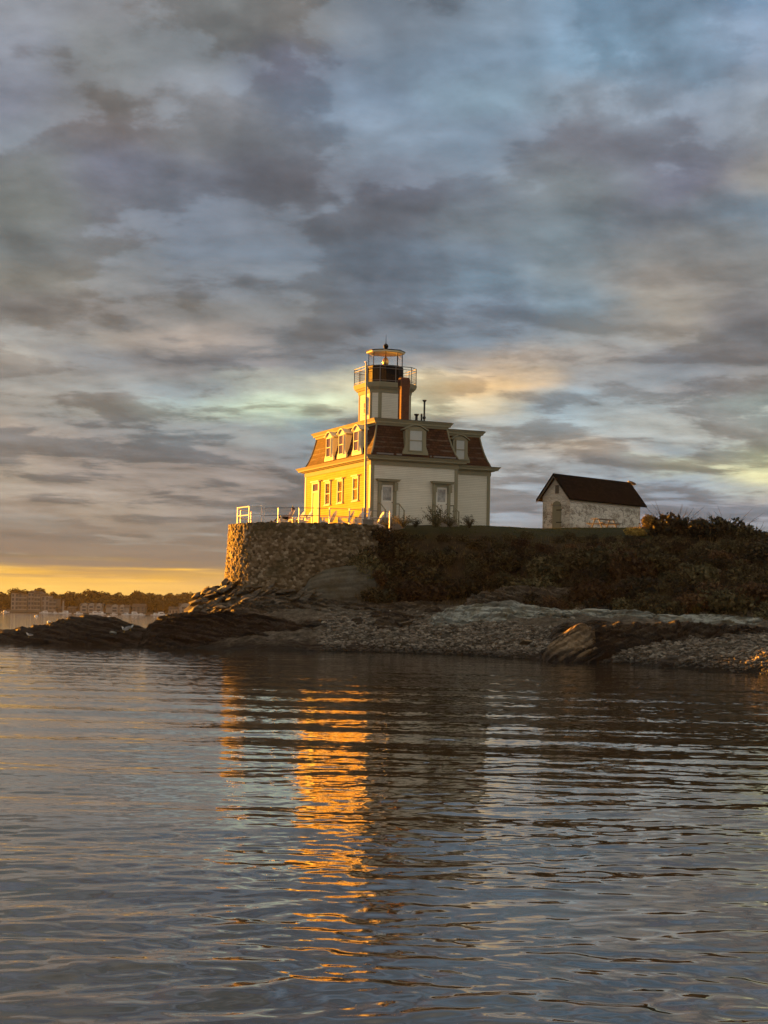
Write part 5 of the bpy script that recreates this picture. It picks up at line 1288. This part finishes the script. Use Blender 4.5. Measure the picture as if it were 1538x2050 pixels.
fbox('terrace_wall', 20, 118, 1000.5, 1002, .3, 1.7, M_FW2, ap, org)
def far_house(name, px0, px1, pytop, label, gables, roofm=M_FR, wm=M_FW, floors=2, y0=1004):
    org = (fx((px0+px1)/2), y0, .9); h = empty(name, org); tag(h, label, 'house'); n = len(gables); zt = z_of((px0+px1)/2, pytop)
    wall_top = .9+(zt-.9)*.62
    fbox('wall', px0, px1, y0, y0+9, .4, wall_top, wm, h, org)
    b = MB(); x0, x1 = fx(px0)-org[0]-.4, fx(px1)-org[0]+.4; zz = wall_top-org[2]; rh = (zt-wall_top)*.8
    b.loft([[(x0,-.5,zz),(x0,9.5,zz),(x0,4.5,zz+rh)],[(x1,-.5,zz),(x1,9.5,zz),(x1,4.5,zz+rh)]]); b.build('roof', roofm, h)
    for g0, g1 in gables:
        b = MB(); u0, u1 = fx(g0)-org[0], fx(g1)-org[0]; um = (u0+u1)/2
        poly = [(u0,-.4),(u1,-.4),(u1,zz-.1),(um+(u1-um)*.6,zz+rh*.75),(um,zz+rh*1.05),(um-(um-u0)*.6,zz+rh*.75),(u0,zz-.1)]
        b.prism(poly, lambda u, o, z: (u, o, z), -1.2, 4); b.build('gable', wm, h)
        for f_ in range(floors):
            zf = .4+f_*(zz/ floors); b = MB(); b.ubox(lambda u,o,z:(u,o,z), um-(u1-u0)*.30, um+(u1-u0)*.30, -1.26, -1.2, zf+.4, zf+zz/floors*.85); b.build('window', M_FG, h)
    if not gables:
        for q in range(3):
            pc = px0+(px1-px0)*(q+.5)/3
            for f_ in range(floors): fbox('window', pc-2.2, pc+2.2, y0-.06, y0, 1.2+f_*(wall_top-1)/floors, 1.2+(f_+.65)*(wall_top-1)/floors, M_FG, h, org)
    return h
far_house('gabled_house', 163, 209, 1206, 'pale house with three tall rounded gables on the far shore', [(166,178),(180,192),(195,207)])
far_house('shingle_house', 215, 262, 1209, 'long pale house with two low dormered gables on the far shore', [(226,240),(243,252)], wm=M_FW)
far_house('boxy_house', 268, 293, 1207, 'grey square house with stacked windows and a pale porch on the far shore', [], wm=M_FW2, floors=3)
far_house('white_house', 361, 386, 1206, 'white house with one broad gable near the rocky point', [(364,384)], wm=M_FW)
far_house('low_white_house', 341, 360, 1213, 'low white flat house left of the white gabled house', [], floors=1, wm=M_FW)
far_house('boat_shed', 138, 155, 1213, 'low pale waterside shed between the apartment block and the three gables', [], floors=1, wm=M_FW2)
far_house('dock_shed', 121, 132, 1212, 'small grey dock shed beside the slim pale tower', [], floors=1, wm=M_FW2, y0=1001)
tw2 = empty('slim_tower', (fx(132.5), 999, .5)); tag(tw2, 'slim pale tower lit by the sun beside the apartment block', 'tower')
m = MB(); m.loft([[(-.5,-.5,-1),(.5,-.5,-1),(.5,.5,-1),(-.5,.5,-1)],[(-.4,-.4,7.2),(.4,-.4,7.2),(.4,.4,7.2),(-.4,.4,7.2)]]); m.build('shaft', M_FW, tw2)
m = MB(); m.box(-.6,.6,-.6,.6,7.2,7.6); m.loft([[(-.5,-.5,7.6),(.5,-.5,7.6),(.5,.5,7.6),(-.5,.5,7.6)],[(-.1,-.1,8.3),(.1,-.1,8.3),(.1,.1,8.3),(-.1,.1,8.3)]]); m.build('cap', M_FR, tw2)
tree(fx(329,990), 996, .6, 9.0, 'pale spreading tree alone at the water between the grey and white houses', None, .9, 2)

# moored boats
M_HULL = plain('white hull', (0.75,0.74,0.72), 0.35, 0.05, .5)
def boat(px, py, L, label, sail=False, rz=0.1, cabin=True):
    g = ground(px, py, 0.0); Y = min(max(g[1], 500), 975); x = fx(px, Y)
    t = empty('sailing_boat' if sail else 'motor_boat', (x, Y, 0), rz); tag(t, label, 'boat', None)
    m = MB(); secs = []
    for f_, w, zb in [(-.5,.30,-.2),(-.2,.36,-.25),(.15,.32,-.25),(.38,.17,-.1),(.5,.02,.25)]:
        xx = f_*L; hh_ = .32*L/5+.2*max(0,f_); secs.append([(xx,-w*L/3*.95,hh_),(xx,-w*L/3*.6,zb),(xx,w*L/3*.6,zb),(xx,w*L/3*.95,hh_)])
    m.loft(secs); m.build('hull', M_HULL, t)
    if cabin:
        m = MB(); z0 = .32*L/5; m.loft([[(-.25*L,-.2*L*.5,z0-.05),(.2*L,-.2*L*.5,z0-.05),(.2*L,.2*L*.5,z0-.05),(-.25*L,.2*L*.5,z0-.05)],[(-.22*L,-.16*L*.5,z0+.16*L),(.08*L,-.16*L*.5,z0+.16*L),(.08*L,.16*L*.5,z0+.16*L),(-.22*L,.16*L*.5,z0+.16*L)]]); c_ = m.build('cabin', M_HULL, t)
        m = MB(); m.box(-.15*L,.10*L,-.205*L*.5,.205*L*.5,z0+.05*L,z0+.10*L); m.build('window', M_FG, c_)
    if sail:
        m = MB(); m.tube((.05*L,0,.1),(.05*L,0,1.25*L),.05,.03,6); m.tube((.05*L,0,.25*L),(-.35*L,0,.25*L),.05,.05,6); m.build('mast', M_STEEL, t)
    return t
for px, py, L, sl, rz, lb in [(17,1224,5.0,False,.3,'white boat below the left end of the apartment block'),(91,1224.5,4.5,False,2.9,'small white boat below the middle of the apartment block'),
     (98,1223,6.5,False,.1,'longer dark windowed motor boat below the right half of the apartment block'),(117,1225,4.6,False,.4,'small white boat at the right end of the apartment block'),
     (136,1225,7.5,False,3.0,'large white motor boat below the slim pale tower'),(163,1226,5.5,True,.5,'sailing boat with a bare mast below the three gabled house, to its left'),
     (197,1226.5,7.5,False,.2,'white motor boat below the right gable of the three gabled house'),(207,1227,7,True,2.6,'sailing boat with a bare mast right of the three gabled house'),(234,1228,4.6,False,.2,'small white boat below the long pale house'),
     (257,1228,5.6,False,2.9,'white boat below the right end of the long pale house'),(276,1228,8.5,False,.05,'longest white motor boat, below the grey square house'),(289,1228.5,5,False,.5,'white boat right of the longest motor boat'),
     (318,1230,6.5,False,.3,'white boat left of the lone spreading tree'),(329.5,1230,9.0,True,.2,'sailing boat with a tall pale mast under the lone spreading tree'),(345,1230,4.8,False,.3,'small white boat below the low white house')]:
    boat(px, py, L, lb, sl, rz)
for px, py, lb in [(73,1234.5,'white mooring buoy floating left of the low dark ledge'),(218,1236.5,'white mooring buoy close behind the top of the low dark ledge'),(98,1246,'small grey mooring buoy nearest the low dark ledge')]:
    g = ground(px, py); t = empty('buoy', (g[0], g[1], 0)); tag(t, lb, 'buoy')
    s = .42*g[1]/400
    m = MB(); m.lathe((0,0,0), [(.1*s,-.5*s),(.8*s,-.2*s),(1*s,.25*s),(.85*s,.7*s),(.3*s,1.0*s)], 12); m.build('float', M_HULL, t, True)
    m = MB(); m.tube((0,0,.9*s),(0,0,1.5*s),.12*s); m.build('pick_up_ring', M_STEEL, t)

# gulls on the left ledge
M_GULL = plain('white feathers', (0.72,0.70,0.66), 0.7, 0.05); M_GWING = plain('grey wing', (0.30,0.30,0.31), 0.7, 0.1); M_BEAK = plain('yellow beak', (0.6,0.4,0.05), 0.5, 0.1)
def gull(px, py, Y, rz, label, k=1.0):
    x, y, z = at(px, py, Y); t = empty('gull', (x,y,z), rz); t.scale = (k,k,k); tag(t, label, 'gull', None)
    skin('body', [(-.20,0,.17),(-.05,0,.17),(.09,0,.21),(.14,0,.29),(.17,0,.335),(-.30,0,.155)], [(0,1),(1,2),(2,3),(3,4),(0,5)], [(.045,.04),(.085,.075),(.07,.07),.038,.04,(.03,.012)], M_GULL, t, root=1)
    skin('beak', [(.20,0,.335),(.25,0,.322)], [(0,1)], [.012,.006], M_BEAK, t)
    for s in (-1, 1):
        skin('wing', [(.05,s*.062,.215),(-.10,s*.075,.205),(-.30,s*.03,.185)], [(0,1),(1,2)], [(.03,.05),(.028,.055),(.01,.015)], M_GWING, t)
        m = MB(); m.tube((0,s*.03,0),(0,s*.03,.12),.008); m.box(-.01,.05,s*.03-.02,s*.03+.02,-.005,.005); m.build('leg', M_BEAK, t)
gull(249,1266,90.8,R_(150),'white gull standing upright on the low dark ledge, left of the other',.95)
gull(261,1262,91.2,R_(20),'white gull near the notch between the two dark ledges',.95)
gull(58,1276,91.0,R_(200),'white gull near the left tip of the low dark ledge',.8)
# ------------------------------------------------------------------ evening haze over the bay
hb = MB(); hb.box(-1700, 1700, -140, 1300, -4.0, 26.0)
hz_m = bpy.data.materials.new('evening haze'); hz_m.use_nodes = True
t_ = NT(hz_m.node_tree); v_ = t_.n('ShaderNodeVolumePrincipled'); o_ = t_.n('ShaderNodeOutputMaterial')
v_.inputs['Color'].default_value = (0.9, 0.86, 0.8, 1); v_.inputs['Density'].default_value = 0.00003; v_.inputs['Anisotropy'].default_value = 0.1
t_.t.links.new(v_.outputs[0], o_.inputs['Volume'])
haze = hb.build('haze', hz_m); tag(haze, kind='stuff'); haze['label'] = 'golden evening haze over the bay'
SC.cycles.volume_bounces = 0
